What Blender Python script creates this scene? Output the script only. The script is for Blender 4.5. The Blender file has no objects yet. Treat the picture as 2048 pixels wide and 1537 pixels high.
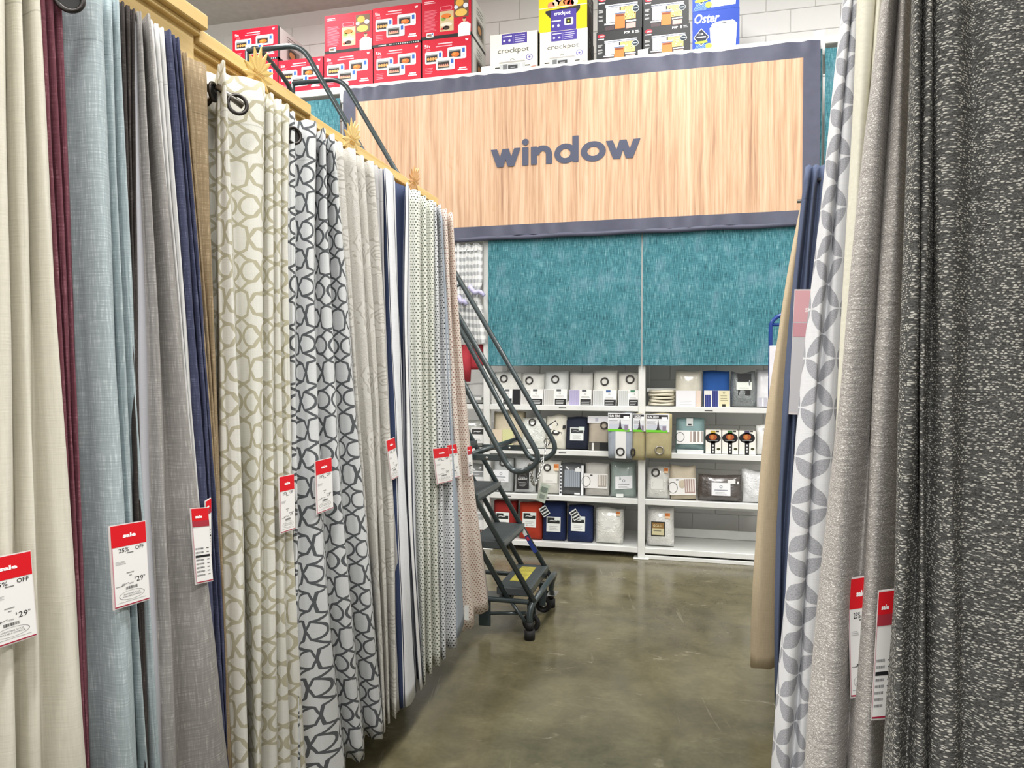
import bpy, bmesh, math, random
import numpy as np
from mathutils import Vector, Matrix
random.seed(7)
S = bpy.context.scene
COL = S.collection
PI = math.pi

# ------------------------------------------------------------------ camera
F, CX, CY, H = 1430.0, 1024.0, 768.5, 1.5
TH = math.atan(361.6 / F)
PH = math.atan(30.0 / F)
cam_d = bpy.data.cameras.new('camera')
cam_d.sensor_width = 36.0
cam_d.lens = F * 36.0 / 2048.0
cam_d.clip_start = 0.02
cam = bpy.data.objects.new('camera', cam_d)
COL.objects.link(cam)
cam.location = (0, 0, H)
cam.rotation_euler = (PI / 2 - PH, 0, TH)
S.camera = cam

# ------------------------------------------------------------------ exposure, world, light
S.view_settings.view_transform = 'Standard'
S.view_settings.look = 'None'
S.view_settings.gamma = 1.0
S.view_settings.use_curve_mapping = False
S.view_settings.exposure = 0.05
S.cycles.use_denoising = True
S.cycles.max_bounces = 8
W = bpy.data.worlds.new('store_beyond')
S.world = W
W.use_nodes = True
W.node_tree.nodes['Background'].inputs[0].default_value = (1.0, 0.99, 0.98, 1)
W.node_tree.nodes['Background'].inputs[1].default_value = 1.45

def area(name, loc, sx, sy, power, rot=(0, 0, 0)):
    d = bpy.data.lights.new(name, 'AREA')
    d.shape = 'RECTANGLE'
    d.size, d.size_y = sx, sy
    d.energy = power
    d.color = (1.0, 0.985, 0.96)
    o = bpy.data.objects.new(name, d)
    COL.objects.link(o)
    o.location = loc
    o.rotation_euler = rot
    return o
LP = 310
for i, x in enumerate((-3.4, -0.1, 3.2)):
    area('unseen_strip_light', (x, 1.35, 5.02), 0.35, 8.2, LP)  # unseen ceiling lamps, rows laid out to brighten the curtains

# ------------------------------------------------------------------ pixel rays to points on real planes
fw = np.array([-math.sin(TH) * math.cos(PH), math.cos(TH) * math.cos(PH), -math.sin(PH)])
rt = np.array([math.cos(TH), math.sin(TH), 0.0])
upv = np.cross(rt, fw)
CAM = np.array([0, 0, H])
def ray(px, py): return fw + rt * (px - CX) / F - upv * (py - CY) / F
def onY(px, py, Y): d = ray(px, py); return CAM + d * (Y / d[1])
def onX(px, py, X): d = ray(px, py); return CAM + d * (X / d[0])
def yat(px, X, z):
    k = px - CX; ct, st, cp, sp = math.cos(TH), math.sin(TH), math.cos(PH), math.sin(PH)
    return (-X * (F * ct + k * st * cp) - k * (z - H) * sp) / (F * st - k * ct * cp)

def xatY(px, Y, z):
    k = px - CX; ct, st, cp, sp = math.cos(TH), math.sin(TH), math.cos(PH), math.sin(PH)
    return (-Y * (F * st - k * ct * cp) - k * (z - H) * sp) / (F * ct + k * st * cp)

# ------------------------------------------------------------------ colours and node materials
def lin(h):
    h = h.lstrip('#')
    r = []
    for i in (0, 2, 4):
        c = int(h[i:i + 2], 16) / 255
        r.append(c / 12.92 if c <= 0.04045 else ((c + 0.055) / 1.055) ** 2.4)
    return (r[0], r[1], r[2], 1.0)

class E:
    """a float expression on shader nodes"""
    nt = None
    def __init__(s, x): s.x = x
    @staticmethod
    def m(op, *a):
        n = E.nt.nodes.new('ShaderNodeMath'); n.operation = op
        for i, q in enumerate(a):
            q = q.x if isinstance(q, E) else q
            if isinstance(q, (int, float)): n.inputs[i].default_value = q
            else: E.nt.links.new(q, n.inputs[i])
        return E(n.outputs[0])
    def __add__(s, o): return E.m('ADD', s, o)
    __radd__ = __add__
    def __sub__(s, o): return E.m('SUBTRACT', s, o)
    def __rsub__(s, o): return E.m('SUBTRACT', o, s)
    def __mul__(s, o): return E.m('MULTIPLY', s, o)
    __rmul__ = __mul__
    def __truediv__(s, o): return E.m('DIVIDE', s, o)
    def lt(s, o): return E.m('LESS_THAN', s, o)
    def gt(s, o): return E.m('GREATER_THAN', s, o)
    def frac(s): return E.m('FRACT', s)
    def floor(s): return E.m('FLOOR', s)
    def abs(s): return E.m('ABSOLUTE', s)
    def sin(s): return E.m('SINE', s)
    def sqrt(s): return E.m('SQRT', s)
    def mx(s, o): return E.m('MAXIMUM', s, o)
    def mn(s, o): return E.m('MINIMUM', s, o)
    def clamp(s):
        r = E.m('ADD', s, 0.0); r.x.node.use_clamp = True; return r
    def step(s, lo, hi):
        n = E.nt.nodes.new('ShaderNodeMapRange'); n.interpolation_type = 'SMOOTHSTEP'
        n.inputs[1].default_value = lo; n.inputs[2].default_value = hi
        E.nt.links.new(s.x, n.inputs[0])
        return E(n.outputs[0])

def newmat(name):
    m = bpy.data.materials.new(name)
    m.use_nodes = True
    E.nt = m.node_tree
    b = m.node_tree.nodes['Principled BSDF']
    return m, b

def setin(b, key, val):
    if key in b.inputs:
        if isinstance(val, E): E.nt.links.new(val.x, b.inputs[key])
        elif hasattr(val, 'node'): E.nt.links.new(val, b.inputs[key])
        else: b.inputs[key].default_value = val

def coords(kind='UV'):
    t = E.nt.nodes.new('ShaderNodeTexCoord')
    s = E.nt.nodes.new('ShaderNodeSeparateXYZ')
    E.nt.links.new(t.outputs[kind], s.inputs[0])
    return E(s.outputs[0]), E(s.outputs[1]), E(s.outputs[2])

def comb(u, v, w=0.0):
    n = E.nt.nodes.new('ShaderNodeCombineXYZ')
    for i, q in enumerate((u, v, w)):
        if isinstance(q, E): E.nt.links.new(q.x, n.inputs[i])
        else: n.inputs[i].default_value = q
    return n.outputs[0]

def noise(vec, scale=1.0, detail=2.0, rough=0.5, dist=0.0):
    n = E.nt.nodes.new('ShaderNodeTexNoise')
    n.inputs['Scale'].default_value = scale; n.inputs['Detail'].default_value = detail
    n.inputs['Roughness'].default_value = rough; n.inputs['Distortion'].default_value = dist
    E.nt.links.new(vec, n.inputs['Vector'])
    return E(n.outputs[0])

def voro(vec, scale=1.0, feature='F1', rnd=1.0):
    n = E.nt.nodes.new('ShaderNodeTexVoronoi'); n.feature = feature
    n.inputs['Scale'].default_value = scale; n.inputs['Randomness'].default_value = rnd
    E.nt.links.new(vec, n.inputs['Vector'])
    return E(n.outputs[0])

def ramp(f, stops, const=False):
    n = E.nt.nodes.new('ShaderNodeValToRGB')
    cr = n.color_ramp
    if const: cr.interpolation = 'CONSTANT'
    while len(cr.elements) < len(stops): cr.elements.new(0.5)
    for e, (p, c) in zip(cr.elements, stops):
        e.position = p; e.color = lin(c) if isinstance(c, str) else c
    E.nt.links.new(f.x, n.inputs[0])
    return n.outputs[0]

def mixc(f, a, b, mode='MIX'):
    n = E.nt.nodes.new('ShaderNodeMix'); n.data_type = 'RGBA'; n.blend_type = mode
    for i, q in ((0, f), (6, a), (7, b)):
        if isinstance(q, E): q = q.x
        if isinstance(q, str): q = lin(q)
        if hasattr(q, 'node'): E.nt.links.new(q, n.inputs[i])
        else: n.inputs[i].default_value = q
    return n.outputs[2]

def grey(f):
    return comb(f, f, f)

def bump(h, strength=0.2, dist=0.002):
    n = E.nt.nodes.new('ShaderNodeBump')
    n.inputs['Strength'].default_value = strength; n.inputs['Distance'].default_value = dist
    E.nt.links.new(h.x, n.inputs['Height'])
    return n.outputs[0]

MATS = {}
def plain(name, col, rough=0.5, metal=0.0, var=0.06, coat=0.0, bumpy=0.0, bscale=40.0):
    if name in MATS: return MATS[name]
    m, b = newmat(name)
    x, y, z = coords('Object')
    n = noise(comb(x, y, z), 14.0, 3.0)
    c = lin(col)
    lo = tuple(max(0, q * (1 - var)) for q in c[:3]) + (1,)
    hi = tuple(min(1, q * (1 + var)) for q in c[:3]) + (1,)
    setin(b, 'Base Color', ramp(n, [(0.3, lo), (0.7, hi)]))
    setin(b, 'Roughness', rough); setin(b, 'Metallic', metal); setin(b, 'Coat Weight', coat)
    setin(b, 'Coat Roughness', 0.12)
    if bumpy:
        h = noise(comb(x, y, z), bscale, 3.0, 0.55, 1.2)
        setin(b, 'Normal', bump(h, bumpy, 0.01))
    MATS[name] = m
    return m

def weave(u, v, fu=330.0, fv=22.0):
    a = noise(comb(u * fu, v * fv), 1.0, 2.0, 0.6)
    c = noise(comb(u * fv, v * fu), 1.0, 2.0, 0.6)
    return a, c

def fabric(name, col, amp=0.22, fu=330.0, fv=20.0, pattern=None, hem=True, blotch=0.05, rough=0.92, light=None):
    """woven cloth: threads both ways over the printed pattern"""
    m, b = newmat(name)
    u, v, _ = coords('UV')
    a, c = weave(u, v, fu, fv)
    t = (a * 0.5 + c * 0.5 - 0.5) * 2.6
    base = pattern(u, v) if pattern else lin(col)
    k = (t * amp + 1.0)
    if blotch:
        k = k + (noise(comb(u * 6, v * 2.5), 1.0, 2.0) - 0.5) * blotch * 2
    if hem:
        k = k * (1.0 - ((v + 0.13).abs().lt(0.0016)) * 0.22)
    colr = mixc(1.0, base, grey(k), 'MULTIPLY')
    if light:
        colr = mixc(((a * 0.6 + c * 0.4).step(0.52, 0.66)) * 0.7, colr, light)
    setin(b, 'Base Color', colr)
    setin(b, 'Roughness', rough)
    setin(b, 'Specular IOR Level', 0.2)
    setin(b, 'Normal', bump(a + c, 0.25, 0.0015))
    return m

# printed patterns --------------------------------------------------
def rings(u, v, pu, pv, ou, ov, r, w):
    x = ((u + ou) / pu).frac() * pu - pu / 2
    y = ((v + ov) / pv).frac() * pv - pv / 2
    d = (x * x + y * y).sqrt()
    return (d - r).abs().lt(w)

SEG = [((0, .44), (.27, .34)), ((.27, .34), (.34, 0)), ((0, .44), (.26, .62)), ((.26, .62), (.5, .70)), ((.5, .70), (.58, .86)), ((.58, .86), (.67, 1.0))]
def trellis(base, line, w=0.0033, us=1.0):
    """interlaced lattice: notched barrels, star ties and facing arcs, staggered from column to column"""
    pu, pv = 0.150, 0.178
    def f(u, v):
        x = ((u * us / pu + 0.5).frac() - 0.5).abs() * pu; y = ((v / pv + 0.5).frac() - 0.5).abs() * pv
        d = None
        for X, Y in ((x, y), (pu / 2 - x, pv / 2 - y)):
            for p, q in SEG:
                ax, ay, bx, by = p[0] * pu / 2, p[1] * pv / 2, q[0] * pu / 2, q[1] * pv / 2
                ex, ey = bx - ax, by - ay; l2 = ex * ex + ey * ey
                t = ((X - ax) * (ex / l2) + (Y - ay) * (ey / l2)).clamp()
                dx = X - ax - t * ex; dy = Y - ay - t * ey
                k = dx * dx + dy * dy
                d = k if d is None else d.mn(k)
            cx = X - 0.42 * pu / 2; cy = Y - pv / 2
            r = ((cx * cx + cy * cy).sqrt() - 0.0275).abs() + X.gt(0.44 * pu / 2)
            d = d.mn(r * r)
        return mixc(d.lt(w * w), base, line)
    return f

def petals(base, leaf, s=0.117):
    def f(u, v):
        a = (u + v) * 0.70711 / s; b = (u - v) * 0.70711 / s
        x = a.frac(); y = b.frac()
        tot = None
        for cx, cy in ((0, 0), (1, 0), (0, 1), (1, 1)):
            dx = x - float(cx); dy = y - float(cy)
            q = (dx * dx + dy * dy).lt(0.475)
            tot = q if tot is None else tot + q
        fleck = noise(comb(u * 500, v * 500), 1.0, 1.0).step(0.35, 0.65)
        return mixc(tot.gt(1.5), base, mixc(fleck, leaf, '#b3b3b8'))
    return f

def dots(base, dot, p=0.0125, r=0.0030):
    def f(u, v):
        row = (v / p).floor()
        x = ((u / p) + (row * 0.5)).frac() - 0.5
        y = (v / p).frac() - 0.5
        d = (x * x + y * y).sqrt()
        return mixc(d.lt(r / p), base, dot)
    return f

def damask(base, line):
    def f(u, v):
        u = u * 0.85
        pu, pv = 0.17, 0.24
        x = ((u / pu).frac() - 0.5).abs() * pu; y = ((v / pv).frac() - 0.5) * pv
        d = (x * x + y * y).sqrt()
        wob = noise(comb(x, y), 26.0, 1.0) * 24.0
        s = (d * 330.0 + wob).sin()
        s2 = (noise(comb(u, v), 45.0, 1.0, 0.5, 2.5) * 60.0).sin()
        g = d.lt(0.075)
        k = (s.gt(0.45)) * g + (s2.gt(0.5)) * (1.0 - g)
        return mixc(k * 0.8, base, line)
    return f

def tweed(name, dark, mid, light, sx=133.0, sy=277.0, size=0.33, cover=(0.36, 0.5), fine=(420.0, 520.0)):
    m, b = newmat(name)
    u, v, _ = coords('UV')
    wob = (noise(comb(u * 5, v * 9), 1.0) - 0.5) * 0.012
    row = ((v + wob) * sy).floor()
    d = voro(comb(u * sx + row * 0.5, (v + wob) * sy), 1.0, 'F1', 0.55)
    a = noise(comb(u * fine[0], v * fine[1]), 1.0, 2.0, 0.7)
    streak = noise(comb(u * 18, v * 240), 1.0, 2.0)
    base = ramp(a * 0.7 + streak * 0.3, [(0.36, dark), (0.64, mid)])
    fl = (d.step(size + 0.08, size - 0.04)) * (noise(comb(u * sx * 0.6, v * sy * 0.6, 3.0), 1.0).step(cover[0], cover[1])) * (streak.step(0.3, 0.5) * 0.5 + 0.5)
    setin(b, 'Base Color', mixc(fl, base, light))
    setin(b, 'Roughness', 0.95); setin(b, 'Specular IOR Level', 0.15)
    setin(b, 'Normal', bump(1.0 - d, 0.35, 0.002))
    return m

def mat_stripes():
    stops = [(0.0, '#2f3c5c'), (0.2, '#e3e3e3'), (0.215, '#23283c'), (0.235, '#dadce0'), (0.43, '#23283c'), (0.45, '#dadce0'),
             (0.50, '#2f3c5c'), (0.75, '#c3c6ce'), (0.80, '#23283c'), (0.825, '#e2e2e2'), (0.90, '#23283c'), (0.93, '#d6d9e0')]
    def f(u, v): return ramp(u, stops, True)
    m, b = newmat('striped_linen')
    u, v, _ = coords('UV')
    a, c = weave(u * 0.17, v)
    k = (a + c - 1.0) * 0.25 + 1.0
    setin(b, 'Base Color', mixc(1.0, f(u, v), grey(k), 'MULTIPLY'))
    setin(b, 'Roughness', 0.9)
    return m

def mat_print():
    m, b = newmat('printed_card')
    n = E.nt.nodes.new('ShaderNodeAttribute'); n.attribute_name = 'ink'
    setin(b, 'Base Color', n.outputs['Color'])
    setin(b, 'Roughness', 0.6)
    setin(b, 'Specular IOR Level', 0.35)
    return m
PRINT = mat_print()

# ------------------------------------------------------------------ objects and meshes
class MB:
    def __init__(s): s.v, s.f, s.mi, s.uv, s.sm = [], [], [], None, []
    def add(s, vs, fs, mi=0, smooth=False):
        o = len(s.v)
        s.v += [tuple(map(float, q)) for q in vs]
        s.f += [tuple(i + o for i in q) for q in fs]
        s.mi += [mi] * len(fs); s.sm += [smooth] * len(fs)
        return s
    def box(s, a, b, mi=0):
        x0, y0, z0 = a; x1, y1, z1 = b
        vs = [(x0, y0, z0), (x1, y0, z0), (x1, y1, z0), (x0, y1, z0), (x0, y0, z1), (x1, y0, z1), (x1, y1, z1), (x0, y1, z1)]
        return s.add(vs, [(3, 2, 1, 0), (4, 5, 6, 7), (0, 1, 5, 4), (1, 2, 6, 5), (2, 3, 7, 6), (3, 0, 4, 7)], mi)
    def bbox(s, a, b, r=0.004, mi=0, seg=1):
        a = np.array(a, float); b = np.array(b, float)
        bm = bmesh.new(); bmesh.ops.create_cube(bm, size=1.0)
        for q in bm.verts: q.co = Vector(((a + b) / 2 + np.array(q.co) * (b - a)).tolist())
        bmesh.ops.bevel(bm, geom=list(bm.edges), offset=min(r, 0.45 * float(min(abs(b - a)))), segments=seg, affect='EDGES', profile=0.5)
        bm.verts.index_update()
        s.add([q.co[:] for q in bm.verts], [[q.index for q in f.verts] for f in bm.faces], mi, False)
        bm.free(); return s
    def tube(s, pts, r, n=10, bend=0.0, closed=False, mi=0, cap=True):
        P = [np.array(p, float) for p in pts]
        if bend > 0:
            Q = [P[0]] if not closed else []
            rng = range(1, len(P) - 1) if not closed else range(len(P))
            for i in rng:
                a, c, d = P[i - 1], P[i], P[(i + 1) % len(P)]
                la, ld = np.linalg.norm(a - c), np.linalg.norm(d - c)
                q = min(bend, la * 0.48, ld * 0.48)
                p0 = c + (a - c) / la * q; p1 = c + (d - c) / ld * q
                for t in np.linspace(0, 1, 6): Q.append((1 - t) ** 2 * p0 + 2 * t * (1 - t) * c + t * t * p1)
            if not closed: Q.append(P[-1])
            P = Q
        m = len(P); T = []
        for i in range(m):
            if closed: t = P[(i + 1) % m] - P[i - 1]
            else: t = P[min(i + 1, m - 1)] - P[max(i - 1, 0)]
            T.append(t / (np.linalg.norm(t) + 1e-9))
        up = np.array([0, 0, 1.0]) if abs(T[0][2]) < 0.9 else np.array([0, 1.0, 0])
        vs, fs = [], []
        for i in range(m):
            b = np.cross(T[i], up); b /= np.linalg.norm(b) + 1e-9
            up = np.cross(b, T[i])
            for k in range(n):
                a = 2 * PI * k / n
                vs.append(P[i] + r * (math.cos(a) * b + math.sin(a) * up))
        for i in range(m if closed else m - 1):
            j = (i + 1) % m
            for k in range(n):
                l = (k + 1) % n
                fs.append((i * n + k, i * n + l, j * n + l, j * n + k))
        if cap and not closed:
            fs.append(tuple(range(n))[::-1]); fs.append(tuple((m - 1) * n + k for k in range(n)))
        return s.add(vs, fs, mi, True)
    def torus(s, c, ax, R, r, n=20, m=8, sx=1.0, mi=0):
        ax = np.array(ax, float); ax /= np.linalg.norm(ax)
        a = np.cross(ax, (0, 0, 1.0)) if abs(ax[2]) < 0.9 else np.cross(ax, (1.0, 0, 0))
        a /= np.linalg.norm(a); b = np.cross(ax, a)
        pts = [np.array(c) + R * (math.cos(t) * a * sx + math.sin(t) * b) for t in np.linspace(0, 2 * PI, n, endpoint=False)]
        return s.tube(pts, r, m, closed=True, mi=mi)
    def cyl(s, p, q, r, n=16, mi=0): return s.tube([p, q], r, n, mi=mi)
    def mesh(s, name, mats, shift=(0, 0, 0)):
        me = bpy.data.meshes.new(name)
        sh = np.array(shift, float)
        me.from_pydata([tuple(np.array(q) - sh) for q in s.v], [], s.f)
        for m in (mats if isinstance(mats, (list, tuple)) else [mats]): me.materials.append(m)
        me.polygons.foreach_set('material_index', s.mi)
        me.polygons.foreach_set('use_smooth', s.sm)
        if s.uv is not None:
            l = me.uv_layers.new(name='UVMap')
            idx = np.zeros(len(me.loops), int); me.loops.foreach_get('vertex_index', idx)
            l.data.foreach_set('uv', np.array(s.uv, float)[idx].ravel())
        me.update()
        return me

def tag(o, label=None, cat=None, group=None, kind=None):
    if label: o['label'] = label
    if cat: o['category'] = cat
    if group: o['group'] = group
    if kind: o['kind'] = kind
    return o

def thing(name, label, cat, loc, group=None, rot=(0, 0, 0)):
    o = bpy.data.objects.new(name, None)
    o.empty_display_size = 0.05
    COL.objects.link(o); o.location = tuple(float(q) for q in loc); o.rotation_euler = rot
    return tag(o, label, cat, group)

def part(name, mb, mats, parent, local=False, label=None):
    """a part of a thing; coordinates are world coordinates unless local"""
    sh = (0, 0, 0)
    if not local:
        p = parent
        while p.parent: p = p.parent
        sh = p.location
    o = bpy.data.objects.new(name, mb.mesh(name, mats, sh))
    COL.objects.link(o); o.parent = parent
    if label: o['label'] = label
    return o

def solo(name, mb, mats, label, cat, loc, group=None, kind=None):
    o = bpy.data.objects.new(name, mb.mesh(name, mats, loc))
    COL.objects.link(o); o.location = tuple(float(q) for q in loc)
    return tag(o, label, cat, group, kind)

def struct(name, mb, mats, loc=(0, 0, 0), parent=None):
    o = bpy.data.objects.new(name, mb.mesh(name, mats, loc))
    COL.objects.link(o); o.location = loc
    o['kind'] = 'structure'
    return o

# flat print with its own inks -------------------------------------
_TC = {}
def glyphs(txt, bold=0.0, shear=0.0):
    k = (txt, bold, shear)
    if k not in _TC:
        c = bpy.data.curves.new('t', 'FONT'); c.body = txt; c.size = 1.0; c.offset = bold; c.shear = shear; c.resolution_u = 2
        o = bpy.data.objects.new('t', c); COL.objects.link(o)
        dg = bpy.context.evaluated_depsgraph_get()
        me = bpy.data.meshes.new_from_object(o.evaluated_get(dg))
        vs = np.array([q.co[:2] for q in me.vertices]) if len(me.vertices) else np.zeros((1, 2))
        fs = [tuple(p.vertices) for p in me.polygons]
        mn = vs.min(0); sz = vs.max(0) - mn
        _TC[k] = ((vs - mn), fs, sz)
        bpy.data.objects.remove(o); bpy.data.curves.remove(c); bpy.data.meshes.remove(me)
    return _TC[k]

class Print:
    STEP = 0.00035
    def __init__(s): s.p = []
    def poly(s, pts, col, L=1): s.p.append((np.array(pts, float), [tuple(range(len(pts)))], lin(col), L)); return s
    def rect(s, x0, y0, x1, y1, col, L=1): return s.poly([(x0, y0), (x1, y0), (x1, y1), (x0, y1)], col, L)
    def rrect(s, x0, y0, x1, y1, r, col, L=1):
        pts = []
        for cx, cy, a in ((x1 - r, y1 - r, 0), (x0 + r, y1 - r, 90), (x0 + r, y0 + r, 180), (x1 - r, y0 + r, 270)):
            for t in (0, 30, 60, 90): pts.append((cx + r * math.cos(math.radians(a + t)), cy + r * math.sin(math.radians(a + t))))
        return s.poly(pts, col, L)
    def ell(s, cx, cy, rx, ry, col, L=1, n=20): return s.poly([(cx + rx * math.cos(2 * PI * i / n), cy + ry * math.sin(2 * PI * i / n)) for i in range(n)], col, L)
    def ring(s, cx, cy, rx, ry, ix, iy, col, L=1, n=28, a0=0, a1=360):
        t = np.radians(np.linspace(a0, a1, n + 1))
        vs = [(cx + rx * math.cos(q), cy + ry * math.sin(q)) for q in t] + [(cx + ix * math.cos(q), cy + iy * math.sin(q)) for q in t]
        s.p.append((np.array(vs), [(i, i + 1, n + 2 + i, n + 1 + i) for i in range(n)], lin(col), L)); return s
    def text(s, txt, x, y, h, col, L=2, bold=0.0, shear=0.0, w=None, rot=0.0):
        vs, fs, sz = glyphs(txt, bold, shear)
        k = h / max(sz[1], 1e-6); kx = k if w is None else w / max(sz[0], 1e-6)
        q = vs * np.array([kx, k])
        if rot:
            c, d = math.cos(rot), math.sin(rot); q = q @ np.array([[c, d], [-d, c]])
        s.p.append((q + np.array([x, y]), fs, lin(col), L)); return s
    def lines(s, x0, x1, ys, h, col, L=2, rnd=0.25):
        for y in ys: s.rect(x0, y, x1 - random.random() * rnd * (x1 - x0), y + h, col, L)
        return s
    def barcode(s, x0, y0, x1, y1, col='#333333', L=2):
        x = x0
        while x < x1:
            w = (x1 - x0) * random.choice((0.02, 0.035, 0.05)); s.rect(x, y0, min(x + w, x1), y1, col, L); x += w + (x1 - x0) * random.choice((0.025, 0.04))
        return s
    def build(s, name, parent, O, U=(1, 0, 0), V=(0, 0, 1), N=(0, -1, 0), local=True, label=None):
        O, U, V, N = (np.array(q, float) for q in (O, U, V, N))
        sh = np.zeros(3)
        if not local:
            p = parent
            while p.parent: p = p.parent
            sh = np.array(p.location)
        vs, fs, cs = [], [], []
        flip = np.dot(np.cross(U, V), N) < 0
        for q, ff, c, L in s.p:
            o = len(vs)
            for a in q: vs.append(tuple(O + U * a[0] + V * a[1] + N * (L * s.STEP) - sh))
            for f in ff:
                g = tuple(i + o for i in f)
                fs.append(g[::-1] if flip else g); cs.append(c)
        me = bpy.data.meshes.new(name); me.from_pydata(vs, [], fs); me.materials.append(PRINT)
        at = me.color_attributes.new('ink', 'FLOAT_COLOR', 'CORNER')
        arr = []
        for p, c in zip(me.polygons, cs): arr += list(c) * p.loop_total
        at.data.foreach_set('color', arr)
        me.update()
        ob = bpy.data.objects.new(name, me); COL.objects.link(ob); ob.parent = parent
        if label: ob['label'] = label
        return ob

# ------------------------------------------------------------------ materials of the place
def mat_floor():
    m, b = newmat('polished_concrete')
    x, y, z = coords('Object')
    v = comb(x, y, 0.0)
    n1 = noise(v, 1.3, 5.0, 0.6, 0.6); n2 = noise(v, 6.0, 5.0, 0.65, 0.4); n3 = noise(v, 45.0, 3.0)
    k = n1 * 0.55 + n2 * 0.35 + n3 * 0.1
    c = ramp(k, [(0.34, '#4a4734'), (0.5, '#655f48'), (0.66, '#7e785d')])
    sm = noise(comb(x * 1.2, y * 2.6), 3.2, 4.0, 0.7, 1.2).step(0.60, 0.76)
    c = mixc(sm * 0.4, c, '#a39c86')
    wear = noise(comb(x * 9 + y * 2, y * 0.7), 2.0, 3.0, 0.7).step(0.66, 0.72)
    c = mixc(wear * 0.18, c, '#b4ad97')
    setin(b, 'Base Color', c)
    setin(b, 'Roughness', n2 * 0.22 + sm * 0.12 + 0.10)
    setin(b, 'Specular IOR Level', 0.6)
    setin(b, 'Normal', bump(n2, 0.04, 0.01))
    return m
def mat_block(name, col):
    m, b = newmat(name)
    x, y, z = coords('Object')
    n = noise(comb(x, y, z), 60.0, 4.0, 0.6)
    setin(b, 'Base Color', ramp(n, [(0.3, col), (0.7, col)])); setin(b, 'Roughness', 0.6)
    setin(b, 'Normal', bump(n, 0.25, 0.003))
    return m
def mat_pine():
    m, b = newmat('pale_pine_laminate')
    x, y, z = coords('Object')
    n = noise(comb(x * 20, y * 1.2, z * 24), 1.0, 4.0, 0.6, 0.6)
    setin(b, 'Base Color', ramp(n, [(0.3, '#c9a865'), (0.7, '#dfc386')])); setin(b, 'Roughness', 0.42)
    return m
def mat_oakprint():
    m, b = newmat('oak_grain_print')
    x, y, z = coords('Object')
    plank = noise(comb(x * 3.2, 0.0, 0.0), 1.0, 0.0)
    warp = noise(comb(x * 3, 0.0, z * 1.3), 1.0, 2.0) * 0.035
    g = noise(comb((x + warp) * 42, 3.0, z * 1.1), 1.0, 4.0, 0.62)
    g2 = noise(comb((x + warp * 0.4) * 170, 1.0, z * 4.0), 1.0, 2.0, 0.6)
    k = g * 0.62 + g2 * 0.18 + noise(comb(x * 7, 9.0, z * 0.35), 1.0, 1.0) * 0.3
    c = ramp(k, [(0.38, '#8e6a52'), (0.46, '#b08a6b'), (0.54, '#c49f7f'), (0.66, '#d2b598')])
    cath = noise(comb(x * 7, 5.0, z * 1.3), 1.0, 1.0, 0.5, 0.6) * 60.0
    c = mixc((cath.sin().gt(0.72)) * (noise(comb(x * 4.5, 2.0, z * 1.2), 1.0, 1.0).step(0.56, 0.66)) * 0.22, c, '#b78a5f')
    setin(b, 'Base Color', c); setin(b, 'Roughness', 0.6)
    return m
def mat_teal():
    m, b = newmat('teal_slub_cloth')
    x, y, z = coords('Object')
    a = noise(comb(x * 260, 0.0, z * 14), 1.0, 2.0, 0.6)
    c = noise(comb(x * 16, 0.0, z * 240), 1.0, 2.0, 0.6)
    big = noise(comb(x * 7, 0.0, z * 4), 1.0, 3.0, 0.6)
    k = a * 0.6 + c * 0.25 + big * 0.15
    col = ramp(k, [(0.38, '#1d444e'), (0.46, '#336b76'), (0.54, '#46838e'), (0.64, '#82acb0')])
    col = mixc(big.step(0.50, 0.72) * 0.40, col, '#6d8a9c')
    setin(b, 'Base Color', col); setin(b, 'Roughness', 0.9)
    setin(b, 'Normal', bump(a, 0.3, 0.002))
    return m
def mat_gingham():
    m, b = newmat('grey_gingham')
    u, v, _ = coords('UV')
    p = 0.06
    a = (u / p).frac().lt(0.5); c = (v / p).frac().lt(0.5)
    setin(b, 'Base Color', ramp(a * 0.5 + c * 0.5, [(0.0, '#efefed'), (0.4, '#d3d4d3'), (0.9, '#a3a6a8')], True))
    setin(b, 'Roughness', 0.9)
    return m

M_FLOOR = mat_floor()
M_BLOCK = mat_block('painted_block', '#ecebe8')
M_JOINT = mat_block('block_joint', '#e8e7e4')
M_CEIL = plain('ceiling_white', '#cfccc6', 0.8)
M_PINE = mat_pine()
M_OAK = mat_oakprint()
M_TEAL = mat_teal()
M_WHITE = plain('white_enamel', '#dedfdc', 0.35, var=0.03)
M_SLATE = plain('slate_banner_cloth', '#4b4d5f', 0.62, var=0.08, bumpy=0.12, bscale=9)
M_STEEL = plain('dark_green_grey_enamel', '#3b4547', 0.33, 0.25, coat=0.3)
M_TREAD = plain('ribbed_dark_tread', '#3d4446', 0.6, var=0.1, bumpy=0.2, bscale=150)
M_RUBBER = plain('black_rubber', '#141414', 0.7)
M_CHROME = plain('chain_steel', '#b9bab8', 0.25, 1.0)
M_NICKEL = plain('brushed_nickel_rod', '#8b8883', 0.3, 1.0)
M_GROM = plain('dark_pewter_grommet', '#4a4746', 0.28, 0.9)
M_BLACK = plain('black_board', '#161616', 0.6)

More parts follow.
